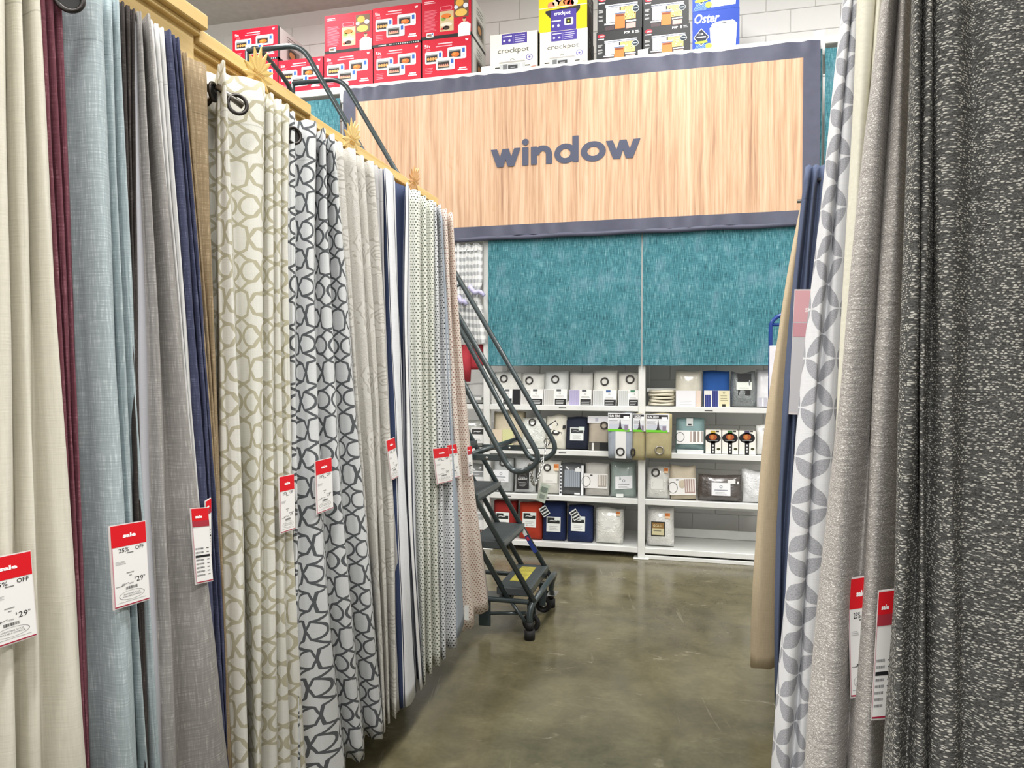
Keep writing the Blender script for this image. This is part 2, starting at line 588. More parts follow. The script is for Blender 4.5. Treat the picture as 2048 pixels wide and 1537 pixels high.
# ------------------------------------------------------------------ the setting
D = 5.70      # front of the tall shelving
WY = 6.62     # block wall behind it
CZ = 5.14
struct('floor', MB().box((-9, -4, -0.1), (7, WY, 0)), M_FLOOR)
struct('ceiling', MB().box((-9, -4, CZ), (7, WY + 0.2, CZ + 0.1)), M_CEIL)
wall = struct('wall_back', MB().box((-9, WY + 0.012, 0), (7, WY + 0.2, CZ)), M_JOINT)
struct('wall_left', MB().box((-9.2, -4, 0), (-9, WY + 0.2, CZ)), plain('wall_paint', '#dcdad5', 0.7))
struct('wall_right', MB().box((7, -4, 0), (7.2, WY + 0.2, CZ)), plain('wall_paint', '#dcdad5', 0.7))
bl = MB().bbox((0, 0, 0), (0.396, 0.03, 0.196), 0.004)
bl_me = bl.mesh('block', M_BLOCK)
def blocks(x0, x1, z0, z1):
    r = int(round(z0 / 0.2))
    while r * 0.2 < z1:
        x = x0 + (0.2 if r % 2 else 0.0)
        while x < x1:
            o = bpy.data.objects.new('block', bl_me); COL.objects.link(o)
            o.location = (x + 0.002, WY, r * 0.2 + 0.002); o.parent = wall
            x += 0.4
        r += 1
blocks(-4.8, 2.6, 4.0, 5.0)
blocks(-2.0, 1.6, 0.0, 1.8)

# ------------------------------------------------------------------ tall white shelving bays
POSTS = [-4.21, -2.935, -1.660, -0.388, 0.888, 2.165]
SHELF = [1.207, 0.844, 0.4725, 0.088]
rack = thing('tall_white_shelving', 'tall white steel shelving along the block wall, packed with curtain packs', 'shelving', (-0.388, D, 0))
for x in POSTS:
    part('upright', MB().bbox((x - 0.027, D - 0.005, 0.006), (x + 0.027, D + 0.05, 3.93), 0.004).bbox((x - 0.027, D + 0.60, 0.006), (x + 0.027, D + 0.65, 3.93), 0.004)
         .box((x - 0.015, D + 0.05, 2.2), (x + 0.015, D + 0.60, 2.24)), M_WHITE, rack)
    part('foot_plate', MB().bbox((x - 0.06, D - 0.03, 0.0), (x + 0.06, D + 0.07, 0.008), 0.002), M_WHITE, rack)
    part('connector', MB().bbox((x - 0.04, D - 0.02, 3.80), (x + 0.04, D + 0.0, 3.985), 0.006), M_WHITE, rack)
for i in range(len(POSTS) - 1):
    a, b = POSTS[i] + 0.027, POSTS[i + 1] - 0.027
    part('top_beam', MB().bbox((a, D - 0.012, 3.885), (b, D + 0.04, 3.945), 0.004), M_WHITE, rack)
    part('deck', MB().box((a, D + 0.04, 3.915), (b, D + 0.65, 3.943)), M_WHITE, rack)
    if i in (1, 2, 3):
        for k, z in enumerate(SHELF):
            s = part('shelf', MB().bbox((a, D, z - 0.043), (b, D + 0.018, z), 0.003).box((a, D + 0.018, z - 0.02), (b, D + 0.60, z - 0.003)), M_WHITE, rack)
        part('back_rail', MB().bbox((a, D + 0.59, 0.30), (b, D + 0.62, 0.345), 0.003), M_WHITE, rack)
        part('back_rail', MB().bbox((a, D + 0.59, 0.70), (b, D + 0.62, 0.745), 0.003), M_WHITE, rack)
part('kick_rail', MB().bbox((-0.361, D + 0.0, 0.0), (0.861, D + 0.02, 0.030), 0.003), M_WHITE, rack)
part('back_rail', MB().bbox((-0.2, D + 0.45, 0.088), (0.75, D + 0.47, 0.16), 0.003), M_WHITE, rack)
part('small_shelf', MB().bbox((-0.36, D + 0.16, 1.315), (-0.12, D + 0.18, 1.345), 0.003).box((-0.36, D + 0.18, 1.325), (-0.12, D + 0.5, 1.34)), M_WHITE, rack)
for (x, z) in ((-1.02, 1.187), (-1.02, 0.822), (-1.48, 0.45), (-1.16, 0.45), (0.12, 1.18)):
    part('shelf_slot', MB().box((x - 0.03, D - 0.002, z - 0.003), (x + 0.03, D + 0.001, z + 0.003)), M_BLACK, rack)

# teal cloth panels
def cloth_sheet(x0, x1, z0, z1, y, amp, nx=24, nz=24, ph=0.0):
    mb = MB(); vs = []
    for j in range(nz + 1):
        for i in range(nx + 1):
            x = x0 + (x1 - x0) * i / nx; z = z0 + (z1 - z0) * j / nz
            w = 1.0 - j / nz
            vs.append((x, y - 0.004 + amp * (math.sin(x * 9 + ph) * 0.6 + math.sin(x * 23 + z * 2 + ph * 2) * 0.4) * w, z))
    fs = [(j * (nx + 1) + i, j * (nx + 1) + i + 1, (j + 1) * (nx + 1) + i + 1, (j + 1) * (nx + 1) + i) for j in range(nz) for i in range(nx)]
    mb.add(vs, fs, 0, True)
    vb = [(v[0], v[1] + 0.003, v[2]) for v in vs]
    mb.add(vb, [f[::-1] for f in fs], 0, True)
    return mb
for (x0, x1, z0, lab) in ((-1.634, -0.394, 1.526, 'teal slub cloth panel left of the middle upright under the banner'),
                          (-0.381, 0.905, 1.526, 'teal slub cloth panel right of the middle upright under the banner'),
                          (-4.18, -2.965, 2.70, 'teal cloth panel glimpsed behind the rolling ladder rails'),
                          (0.925, 2.14, 1.526, 'teal cloth panel beyond the right end of the banner')):
    t = thing('cloth_panel', lab, 'cloth panel', ((x0 + x1) / 2, D - 0.03, z0))
    part('cloth', cloth_sheet(x0, x1, z0, 3.84, D - 0.03, 0.006, ph=x0), M_TEAL, t)
    part('hem', MB().tube([(x0, D - 0.034, z0 + 0.006), (x1, D - 0.034, z0 + 0.006)], 0.006, 8), M_TEAL, t)

# ------------------------------------------------------------------ banner
BX0, BX1, BZ0, BZ1, BY = -2.915, 0.888, 2.548, 3.893, D - 0.075
ban = thing('hanging_banner', 'wide oak print banner with slate border reading window', 'banner', ((BX0 + BX1) / 2, BY, BZ0))
bw = 0.118
def bsheet(x0, x1, z0, z1, yo, nx, nz):
    mb = MB(); vs = []
    for j in range(nz + 1):
        for i in range(nx + 1):
            x = x0 + (x1 - x0) * i / nx; z = z0 + (z1 - z0) * j / nz
            top = max(0.0, (z - (BZ1 - 0.12)) / 0.12); bot = max(0.0, ((BZ0 + 0.12) - z) / 0.12)
            y = BY + yo + 0.004 * math.sin(x * 2.1) + top * 0.010 * math.sin(x * 31 + math.sin(x * 7) * 3) + bot * 0.010 * math.sin(x * 27 + math.sin(x * 5) * 4)
            zz = z + (0.006 * math.sin(x * 8) * bot) - 0.012 * top * max(0, math.sin(x * 3.9 + 0.8)) ** 6
            vs.append((x, y, zz))
    mb.add(vs, [(j * (nx + 1) + i, j * (nx + 1) + i + 1, (j + 1) * (nx + 1) + i + 1, (j + 1) * (nx + 1) + i) for j in range(nz) for i in range(nx)], 0, True)
    return mb
part('oak_print', bsheet(BX0 + bw, BX1 - bw, BZ0 + bw, BZ1 - bw, 0, 60, 12), M_OAK, ban)
def merge(*ms):
    r = MB()
    for m in ms: r.add(m.v, m.f, 0, True)
    return r
part('border', merge(bsheet(BX0, BX1, BZ1 - bw, BZ1, 0, 260, 5), bsheet(BX0, BX1, BZ0 + 0.03, BZ0 + bw, 0, 260, 5),
                     bsheet(BX0, BX0 + bw, BZ0 + bw, BZ1 - bw, 0, 3, 12), bsheet(BX1 - bw, BX1, BZ0 + bw, BZ1 - bw, 0, 3, 12)), M_SLATE, ban)
part('hem_sleeve', MB().tube([(x, BY + 0.010 + 0.004 * math.sin(x * 2.1), BZ0 + 0.018 + 0.003 * math.sin(x * 11)) for x in np.linspace(BX0, BX1, 120)], 0.019, 10), M_SLATE, ban)
part('backing_cloth', MB().box((BX0 + 0.01, BY + 0.028, BZ0 + 0.03), (BX1 - 0.01, BY + 0.031, BZ1)), M_SLATE, ban)
# lettering
P = Print(); INK = '#4a4f62'
# thick zigzag strokes for the two letters w
def stroke(a, b, w, L=1.0):  # horizontal width w
    P.poly([(a[0] - w / 2, a[1]), (a[0] + w / 2, a[1]), (b[0] + w / 2, b[1]), (b[0] - w / 2, b[1])], INK, L)
def wstroke(dx, wd):
    w = 68
    xs = [34, 34 + (wd - 68) * 0.27, wd / 2, wd - 34 - (wd - 68) * 0.27, wd - 34]
    for i in range(4): stroke((dx + xs[i], 185 if i % 2 == 0 else 0), (dx + xs[i + 1], 0 if i % 2 == 0 else 185), w, 1.0 + 0.25 * (i % 2))
wstroke(0, 318)
P.rect(337, 0, 401, 185, INK, 1).ell(369, 238, 35, 33, INK, 1, 28)
P.rect(427, 0, 490, 185, INK, 1).rect(584, 0, 647, 98, INK, 1).ring(550, 96, 97, 95, 34, 38, INK, 1.25, 20, 0, 180)
P.ring(783, 92, 112, 100, 52, 46, INK, 1, 40).rect(855, 0, 918, 262, INK, 1.25)
P.ring(1066, 92, 126, 101, 60, 45, INK, 1, 44)
wstroke(1192, 340)
a, b = onY(982, 333, BY), onY(1281, 316, BY)
k = (b[0] - a[0]) / 1532.0
P.STEP = 0.0012
lz = onY(1100, 328, BY)[2]
P.build('lettering', ban, (a[0], BY - 0.0065, lz), U=(k, 0, 0), V=(0, 0, k * 1.0), local=False, label='slate lower case letters reading window')

# ------------------------------------------------------------------ cartons on the top deck
DZ = 3.944
def carton(name, rect, sy, depth, side, label, group, front, z0=None, sideprint=None, yoff=0.0):
    a = onY(rect[0], rect[3], D + sy); b = onY(rect[2], rect[1], D + sy)
    w, h = b[0] - a[0] - 0.006, b[2] - a[2]
    z = a[2] if z0 is None else z0
    if z0 is not None: h = b[2] - z0
    t = thing(name, label, 'box', ((a[0] + b[0]) / 2, D + sy + depth / 2, z), group)
    part('carton', MB().bbox((-w / 2, -depth / 2, 0), (w / 2, depth / 2, h), 0.004), side, t, True)
    P = Print(); front(P, w, h)
    P.build('front_print', t, (-w / 2, -depth / 2 - 0.0006, 0))
    if sideprint:
        P = Print(); sideprint(P, depth, h)
        P.build('side_print', t, (w / 2 + 0.0006, -depth / 2, 0), U=(0, 1, 0), N=(1, 0, 0))
    return t, z + h
def oven_pic(P, x, y, w, h, kind, L=2):
    P.rrect(x, y, x + w, y + h, h * 0.12, '#f2f0ef', L)
    P.rect(x + w * 0.07, y + h * 0.14, x + w * 0.72, y + h * 0.78, '#8d8f8e', L + 1)
    P.rect(x + w * 0.10, y + h * 0.18, x + w * 0.69, y + h * 0.66, '#2c2422', L + 2)
    if kind == 0:
        for i in range(4): P.ell(x + w * (0.18 + i * 0.145), y + h * 0.40, w * 0.07, h * 0.13, '#d79a55', L + 3, 10)
    elif kind == 1:
        P.ell(x + w * 0.42, y + h * 0.38, w * 0.22, h * 0.2, '#cf6a26', L + 3, 14); P.ell(x + w * 0.36, y + h * 0.44, w * 0.1, h * 0.1, '#e08a3e', L + 4, 10)
    else:
        P.rect(x + w * 0.12, y + h * 0.26, x + w * 0.67, y + h * 0.36, '#c9a27c', L + 3)
        for i in range(5): P.ell(x + w * (0.17 + i * 0.11), y + h * 0.40, w * 0.045, h * 0.09, '#d98c7c', L + 4, 8)
    P.rect(x + w * 0.79, y + h * 0.5, x + w * 0.93, y + h * 0.86, '#2f62b4', L + 2)
    P.ell(x + w * 0.86, y + h * 0.28, w * 0.05, h * 0.08, '#c9c9c9', L + 2, 10)
RED = '#c4142f'
def oven_front(P, w, h):
    P.rect(0, 0, w, h, RED, 0); P.rect(0, 0, w, h * 0.07, '#1a1f1f', 1)
    for i in range(14): P.ell(w * (0.36 + i * 0.045), h * 0.035, w * 0.010, h * 0.016, '#cfd6d6', 2, 8)
    P.rect(w * 0.12, h * 0.025, w * 0.28, h * 0.045, '#d8d8d8', 2)
    P.text('5in', w * 0.05, h * 0.80, h * 0.085, '#f6dfe2', 2, 0.02)
    P.lines(w * 0.08, w * 0.18, [h * q for q in (0.70, 0.73, 0.76)], h * 0.012, '#e88a98')
    P.lines(w * 0.32, w * 0.62, [h * 0.86], h * 0.028, '#f2c6cc', 2, 0.05); P.lines(w * 0.28, w * 0.62, [h * 0.80], h * 0.022, '#eea7b1', 2, 0.05)
    P.text('w', w * 0.88, h * 0.88, h * 0.055, '#ffffff', 2, 0.03)
    oven_pic(P, w * 0.06, h * 0.40, w * 0.36, h * 0.30, 0); oven_pic(P, w * 0.52, h * 0.46, w * 0.38, h * 0.30, 1)
    oven_pic(P, w * 0.29, h * 0.22, w * 0.38, h * 0.30, 2, 7)
    P.lines(w * 0.06, w * 0.22, [h * q for q in (0.17, 0.21, 0.25, 0.29)], h * 0.014, '#e88a98')
    P.rect(w * 0.76, h * 0.22, w * 0.9, h * 0.25, '#ffffff', 2).rect(w * 0.73, h * 0.17, w * 0.92, h * 0.2, '#ffffff', 2)
def oven_back(P, w, h):
    P.rect(0, 0, w, h, RED, 0); P.rect(0, 0, w, h * 0.08, '#1a1f1f', 1)
    P.lines(w * 0.06, w * 0.28, [h * 0.86, h * 0.90], h * 0.018, '#f2c6cc')
    P.lines(w * 0.06, w * 0.32, [h * (0.20 + 0.03 * i) for i in range(17)], h * 0.012, '#e27a8a')
    P.rrect(w * 0.38, h * 0.66, w * 0.62, h * 0.76, h * 0.03, '#e88a98', 1).rrect(w * 0.39, h * 0.67, w * 0.61, h * 0.75, h * 0.03, RED, 2)
    P.rect(w * 0.37, h * 0.16, w * 0.65, h * 0.64, '#c9b58c', 2); P.rect(w * 0.66, h * 0.46, w * 0.95, h * 0.92, '#6d5540', 2)
    for (x, y, rx, ry, c) in ((0.50, 0.52, 0.10, 0.06, '#d9762d'), (0.44, 0.45, 0.05, 0.04, '#7fa04a'), (0.6, 0.46, 0.05, 0.05, '#d9c26a'), (0.5, 0.32, 0.12, 0.05, '#e8d6c4'),
                              (0.50, 0.24, 0.07, 0.05, '#3b2320'), (0.42, 0.22, 0.04, 0.03, '#c0473f'), (0.77, 0.80, 0.08, 0.09, '#e0a848'), (0.80, 0.56, 0.12, 0.09, '#e3b95c'), (0.89, 0.72, 0.05, 0.06, '#dfe3ea'), (0.70, 0.70, 0.04, 0.05, '#d8e0e8')):
        P.ell(w * x, h * y, w * rx, h * ry, c, 3, 14)
    P.poly([(w * 0.74, 0.0), (w * 0.98, 0.0), (w * 0.99, h * 0.26), (w * 0.92, h * 0.33), (w * 0.81, h * 0.33), (w * 0.74, h * 0.26)], '#f4f1f0', 3)
    P.ell(w * 0.865, h * 0.385, w * 0.035, h * 0.055, '#d9a98c', 4, 14).ell(w * 0.865, h * 0.42, w * 0.035, h * 0.025, '#4a382e', 5, 12)
    oven_pic(P, w * 0.10, h * 0.05, w * 0.14, h * 0.11, 2, 3)
def oven_side(P, d, h):
    P.rect(0, 0, d, h, '#d6d6d3', 0); P.rect(0, 0, d, h * 0.07, '#3a3d3d', 1); P.rect(0, 0, d * 0.08, h, '#55585a', 1)
    P.rect(d * 0.34, h * 0.2, d * 0.86, h * 0.62, '#8f8a84', 2).rect(d * 0.4, h * 0.26, d * 0.74, h * 0.56, '#4a4540', 3)
    P.ell(d * 0.56, h * 0.4, d * 0.12, h * 0.1, '#c28d5c', 4, 12); P.lines(d * 0.36, d * 0.8, [h * 0.72, h * 0.78, h * 0.86], h * 0.02, '#6b6b6b')
M_RED = plain('red_carton', '#b5152d', 0.45)
G1 = 'red toaster oven cartons on the top deck'
ov = [((514, 118, 555, 185), 0, 'red oven carton at far left of the lower row, half hidden by the header board', None),
      ((557, 112, 647, 180), 0, 'red oven carton in the lower row behind the ladder handrail', None),
      ((648, 98, 746, 165), 0, 'red oven carton in the lower row under the carton with the chef', None),
      ((747, 85, 842, 160), 0, 'red oven carton in the lower row, second from its right end', None),
      ((844, 70, 943, 156), 0, 'red oven carton at the right end of the lower row', None),
      ((465, 50, 556, 118), 0, 'red oven carton standing apart at far left of the upper row', 0),
      ((649, 20, 745, 100), 1, 'red carton with chef in white coat, left of the upper row', 2),
      ((745, 5, 842, 88), 0, 'red oven carton showing three ovens, middle of the upper row', 3),
      ((843, -15, 943, 72), 1, 'red carton with food pictures and glare, right end of the upper row', 4)]
tops = []
for i, (r, kind, lab, on) in enumerate(ov):
    z0 = DZ if on is None else tops[on] + 0.001
    t, zt = carton('toaster_oven_carton', (r[0] if i else 465, r[1], r[2], r[3]), 0.05, 0.42, M_RED, lab, G1, oven_back if kind else oven_front, z0, oven_side)
    if i == 5: pass
    tops.append(zt)
def crock_front(P, w, h):
    P.rect(0, 0, w, h, '#e9e4d4', 0); P.rect(w * 0.24, h * 0.72, w * 0.78, h * 0.99, '#4b3f93', 1)
    crock_lab(P, w, h, 0.72, 0.99)
    P.text('crockpot', w * 0.16, h * 0.46, h * 0.17, '#4c4a48', 2, 0.0, 0.0, w * 0.66)
    pot(P, w, h)
def crock_lab(P, w, h, a, b):
    s = b - a
    P.rect(w * 0.27, h * (a + s * 0.72), w * 0.46, h * (a + s * 0.8), '#e8e6f4', 2)
    P.ell(w * 0.30, h * (a + s * 0.35), w * 0.025, h * 0.03, '#e8e6f4', 2, 10).ell(w * 0.41, h * (a + s * 0.35), w * 0.025, h * 0.03, '#e8e6f4', 2, 10)
    P.rect(w * 0.485, h * (a + s * 0.1), w * 0.49, h * (a + s * 0.85), '#b9b3dc', 2)
    P.lines(w * 0.52, w * 0.74, [h * (a + s * q) for q in (0.15, 0.35, 0.55, 0.75)], h * 0.014, '#cfcbe8')
def pot(P, w, h):
    P.ring(w * 0.47, h * 0.30, w * 0.045, h * 0.045, w * 0.03, h * 0.03, '#6a6663', 2, 12, 0, 180)
    P.poly([(w * 0.18, h * 0.24), (w * 0.76, h * 0.24), (w * 0.72, h * 0.28), (w * 0.22, h * 0.28)], '#a9a7a4', 2)
    P.poly([(w * 0.21, h * 0.02), (w * 0.73, h * 0.02), (w * 0.75, h * 0.22), (w * 0.19, h * 0.22)], '#b8babb', 2)
    P.rect(w * 0.27, h * 0.03, w * 0.36, h * 0.21, '#6d7072', 3).rect(w * 0.38, h * 0.06, w * 0.58, h * 0.18, '#3e4042', 3).rect(w * 0.43, h * 0.10, w * 0.53, h * 0.13, '#8d8f90', 4).rect(w * 0.64, h * 0.03, w * 0.68, h * 0.21, '#e8eaea', 3)
    P.rect(w * 0.1, h * 0.12, w * 0.2, h * 0.15, '#2d2b2a', 2).rect(w * 0.74, h * 0.12, w * 0.84, h * 0.15, '#2d2b2a', 2)
    P.ring(w * 0.83, h * 0.34, w * 0.07, h * 0.085, w * 0.055, h * 0.067, '#6a63a8', 2).ell(w * 0.83, h * 0.34, w * 0.025, h * 0.03, '#6a63a8', 2, 12)
    P.ell(w * 0.92, h * 0.07, w * 0.08, h * 0.035, '#a5654c', 2, 12)
M_CREAM = plain('cream_carton', '#e4dfcf', 0.5)
def dark_side(P, d, h):
    P.rect(0, 0, d, h, '#2b2724', 0).rect(d * 0.15, h * 0.1, d * 0.85, h * 0.5, '#4a3b2c', 1).lines(d * 0.2, d * 0.8, [h * 0.6, h * 0.7, h * 0.8], h * 0.03, '#8a857c')
t, zc1 = carton('slow_cooker_carton', (980, 60, 1076, 143), 0.05, 0.36, M_CREAM, 'cream slow cooker carton standing alone beside the red cartons', 'slow cooker cartons', crock_front, DZ, dark_side)
t, zc2 = carton('slow_cooker_carton', (1079, 55, 1176, 133), 0.05, 0.36, M_CREAM, 'cream slow cooker carton supporting the yellow carton', 'slow cooker cartons', crock_front, DZ, dark_side)
def yellow_front(P, w, h):
    P.rect(0, 0, w, h, '#f0cf1d', 0)
    P.poly([(w * 0.14, h * 0.45), (w * 0.86, h * 0.5), (w * 0.86, h * 0.42), (w * 0.74, h * 0.28), (w * 0.25, h * 0.28), (w * 0.14, h * 0.4)], '#2f2f33', 1)
    for (x, y, c) in ((0.26, .56, '#d98a6a'), (0.36, .6, '#e8c8b0'), (0.47, .57, '#e2a45a'), (0.58, .6, '#d97850'), (0.66, .56, '#b54a3c'), (0.74, .58, '#e8d2bc'), (0.42, .68, '#d8b9c4'), (0.55, .7, '#ce8a6a')):
        P.ell(w * x, h * y, w * 0.075, h * 0.075, c, 2, 12)
    P.rect(0, h * 0.5, w, h * 0.515, '#fff6d0', 3)
    P.rect(w * 0.25, 0, w * 0.78, h * 0.44, '#4b3f93', 3)
    P.text('crockpot', w * 0.32, h * 0.31, h * 0.10, '#ffffff', 4, 0.02, 0.0, w * 0.34)
    P.rect(w * 0.27, h * 0.2, w * 0.46, h * 0.225, '#e8e6f4', 4).ell(w * 0.3, h * 0.11, w * 0.025, h * 0.03, '#e8e6f4', 4, 10).ell(w * 0.41, h * 0.11, w * 0.025, h * 0.03, '#e8e6f4', 4, 10)
    P.rrect(w * 0.53, h * 0.1, w * 0.72, h * 0.26, h * 0.03, '#c9cbcd', 4).rect(w * 0.57, h * 0.13, w * 0.67, h * 0.24, '#2c2e20', 5).ell(w * 0.62, h * 0.185, w * 0.025, h * 0.025, '#a9b04a', 6, 10)
carton('yellow_cooker_carton', (1077, -40, 1175, 52), 0.05, 0.36, plain('yellow_carton', '#e8c820', 0.4), 'yellow slow cooker carton stacked on the cream carton', None, yellow_front, zc2 + 0.001, dark_side)
def pop_front(P, w, h):
    P.rect(0, 0, w, h, '#2d2e2f', 0)
    P.ell(w * 0.11, h * 0.86, w * 0.085, h * 0.065, '#c5283a', 1).text('OXO', w * 0.07, h * 0.83, h * 0.05, '#f6dede', 2, 0.02)
    P.rect(w * 0.03, h * 0.74, w * 0.17, h * 0.77, '#e8e8e8', 1)
    P.text('POP', w * 0.62, h * 0.86, h * 0.075, '#f2f2f2', 1, 0.03).text('8', w * 0.79, h * 0.85, h * 0.095, '#f2f2f2', 1, 0.03)
    P.rect(w * 0.86, h * 0.91, w * 0.93, h * 0.93, '#f2f2f2', 1).rect(w * 0.86, h * 0.86, w * 0.95, h * 0.88, '#d2d2d2', 1)
    P.rect(w * 0.18, h * 0.66, w * 0.90, h * 0.69, '#e6e9ec', 2).rect(w * 0.18, h * 0.61, w * 0.90, h * 0.64, '#cfd4da', 2).rect(w * 0.19, h * 0.645, w * 0.89, h * 0.655, '#44506b', 2)
    P.rect(w * 0.20, h * 0.22, w * 0.50, h * 0.60, '#d6d8d9', 2).rect(w * 0.53, h * 0.26, w * 0.86, h * 0.60, '#d3b56c', 2)
    for i in range(26): P.ell(w * (0.56 + 0.28 * random.random()), h * (0.29 + 0.28 * random.random()), w * 0.014, h * 0.02, random.choice(('#e6d3a0', '#b8944c', '#efe2bd')), 3, 6)
    P.rect(w * 0.40, h * 0.04, w * 0.62, h * 0.42, '#c6743a', 4).rect(w * 0.39, h * 0.46, w * 0.63, h * 0.50, '#eef1f4', 4).rect(w * 0.39, h * 0.42, w * 0.63, h * 0.455, '#64718c', 4).rect(w * 0.42, h * 0.36, w * 0.60, h * 0.41, '#7a3e22', 5)
    P.rect(w * 0.16, h * 0.16, w * 0.39, h * 0.2, '#eef1f4', 4).rect(w * 0.17, h * 0.02, w * 0.38, h * 0.13, '#4a3d40', 4).rect(w * 0.64, h * 0.19, w * 0.87, h * 0.23, '#eef1f4', 4).rect(w * 0.65, h * 0.02, w * 0.86, h * 0.16, '#c99a94', 4)
    P.ell(w * 0.86, h * 0.52, w * 0.075, h * 0.09, '#dfe3e6', 5).ell(w * 0.86, h * 0.52, w * 0.066, h * 0.08, '#1f2a33', 6).rect(w * 0.815, h * 0.51, w * 0.905, h * 0.535, '#b9c6cf', 7)
    P.lines(w * 0.03, w * 0.14, [h * q for q in (0.28, 0.31, 0.38, 0.41, 0.50, 0.53, 0.56)], h * 0.016, '#b9b9b9')
M_DARK = plain('charcoal_carton', '#2b2c2d', 0.45)
G3 = 'dark food container cartons on the top deck'
t, z1 = carton('container_set_carton', (1192, 55, 1284, 117), 0.05, 0.34, M_DARK, 'dark container carton, lower left of the block of four', G3, pop_front, DZ)
t, z2 = carton('container_set_carton', (1286, 45, 1381, 112), 0.05, 0.34, M_DARK, 'dark container carton, lower right of the block of four', G3, pop_front, DZ)
carton('container_set_carton', (1194, -22, 1285, 52), 0.05, 0.34, M_DARK, 'dark container carton, upper left of the block of four', G3, pop_front, z1 + 0.001)
carton('container_set_carton', (1286, -20, 1378, 43), 0.07, 0.34, M_DARK, 'dark container carton, upper right of the block of four, set back a little', G3, pop_front, z2 + 0.001)
def blue_front(P, w, h):
    P.rect(0, 0, w, h, '#1d3f9c', 0)
    for i in range(9): P.poly([(w * (0.02 + i * 0.03), h * 0.02), (w * (0.035 + i * 0.03), h * 0.02), (w * (0.12 + i * 0.04), h * 0.2), (w * (0.10 + i * 0.04), h * 0.2)], '#6f92d8', 1)
    P.text('Oster', w * 0.04, h * 0.70, h * 0.24, '#ffffff', 3, 0.02, 0.25, w * 0.54)
    P.poly([(w * 0.02, h * 0.36), (w * 0.19, h * 0.58), (w * 0.36, h * 0.36), (w * 0.19, h * 0.14)], '#ffffff', 2).poly([(w * 0.035, h * 0.36), (w * 0.19, h * 0.565), (w * 0.345, h * 0.36), (w * 0.19, h * 0.155)], '#1c2130', 3)
    P.text('2 LB', w * 0.13, h * 0.42, h * 0.045, '#ffffff', 4, 0.02).rect(w * 0.09, h * 0.35, w * 0.29, h * 0.38, '#e8e8e8', 4)
    P.poly([(w * 0.05, h * 0.26), (w * 0.31, h * 0.27), (w * 0.33, h * 0.22), (w * 0.06, h * 0.2)], '#a3c83c', 4).ell(w * 0.35, h * 0.13, w * 0.07, h * 0.07, '#a3c83c', 4)
    P.poly([(w * 0.40, h * 0.06), (w * 0.92, h * 0.08), (w * 0.95, h * 0.62), (w * 0.86, h * 0.72), (w * 0.50, h * 0.68), (w * 0.37, h * 0.56)], '#e6e8ea', 3)
    P.ell(w * 0.66, h * 0.62, w * 0.26, h * 0.09, '#f6f7f8', 4).ell(w * 0.68, h * 0.66, w * 0.05, h * 0.012, '#3a3d42', 5).ell(w * 0.53, h * 0.57, w * 0.04, h * 0.012, '#6a7890', 5)
    for i in range(16): P.rect(w * (0.42 + i * 0.032), h * 0.09, w * (0.427 + i * 0.032), h * 0.52, '#c9cdd2', 5)
M_BLUEC = plain('blue_carton', '#1d3f9c', 0.4)
t, z1 = carton('bread_maker_carton', (1384, 14, 1480, 103), 0.05, 0.32, M_BLUEC, 'blue carton picturing a white bread maker at the right end of the deck', None, blue_front, DZ)
carton('bread_maker_carton', (1384, -76, 1480, 8), 0.05, 0.32, M_BLUEC, 'blue carton cut by the top edge, stacked on the bread maker carton', None, blue_front, z1 + 0.001)

# ------------------------------------------------------------------ packs on the shelves
def pouch_mb(w, h, d, puff=0.010, n=8, wob=0.0, seed=0, sag=0.0):
    rnd = random.Random(seed); ph = [rnd.random() * 6 for _ in range(6)]
    mb = MB(); vs = []; nx, nz = n, n
    def edge(t): return (1 - abs(2 * t - 1) ** 5)
    for side in (0, 1):
        for j in range(nz + 1):
            for i in range(nx + 1):
                u, v = i / nx, j / nz
                x = (u - 0.5) * w; z = v * h
                b = edge(u) * edge(v)
                inset = 0.35 * d * (1 - b) * 0.6
                x += wob * math.sin(v * 5 + ph[0] + u * 3) * 0.4 * (abs(u - 0.5) * 2)
                z += wob * math.sin(u * 6 + ph[1]) * v
                x *= 1 - sag * v * 0.12
                y = (-d / 2 + inset - puff * b + wob * 0.5 * math.sin(u * 9 + ph[2]) * math.sin(v * 8 + ph[3]) * b) if side == 0 else (d / 2 - inset * 0.8)
                vs.append((x, y, max(z, 0)))
    k = nx + 1; o = k * (nz + 1); fs = []
    for j in range(nz):
        for i in range(nx):
            a = j * k + i
            fs.append((a, a + 1, a + k + 1, a + k)); fs.append((o + a, o + a + k, o + a + k + 1, o + a + 1))
    for i in range(nx):
        fs.append((i + 1, i, o + i, o + i + 1)); t = nz * k + i; fs.append((t, t + 1, o + t + 1, o + t))
    for j in range(nz):
        a = j * k; fs.append((a, a + k, o + a + k, o + a)); a = j * k + nx; fs.append((a + k, a, o + a, o + a + k))
    return mb.add(vs, fs, 0, True)

def packmat(col, kind):
    n = 'pack_%s_%s' % (kind, col.lstrip('#'))
    if kind == 'cloth': return plain(n, col, 0.9, var=0.08, bumpy=0.15, bscale=120)
    if kind == 'poly': return plain(n, col, 0.22, var=0.04, coat=0.8, bumpy=0.35, bscale=16)
    if kind == 'crinkle': return plain(n, col, 0.12, var=0.10, coat=1.0, bumpy=0.9, bscale=34)
    return plain(n, col, 0.4)

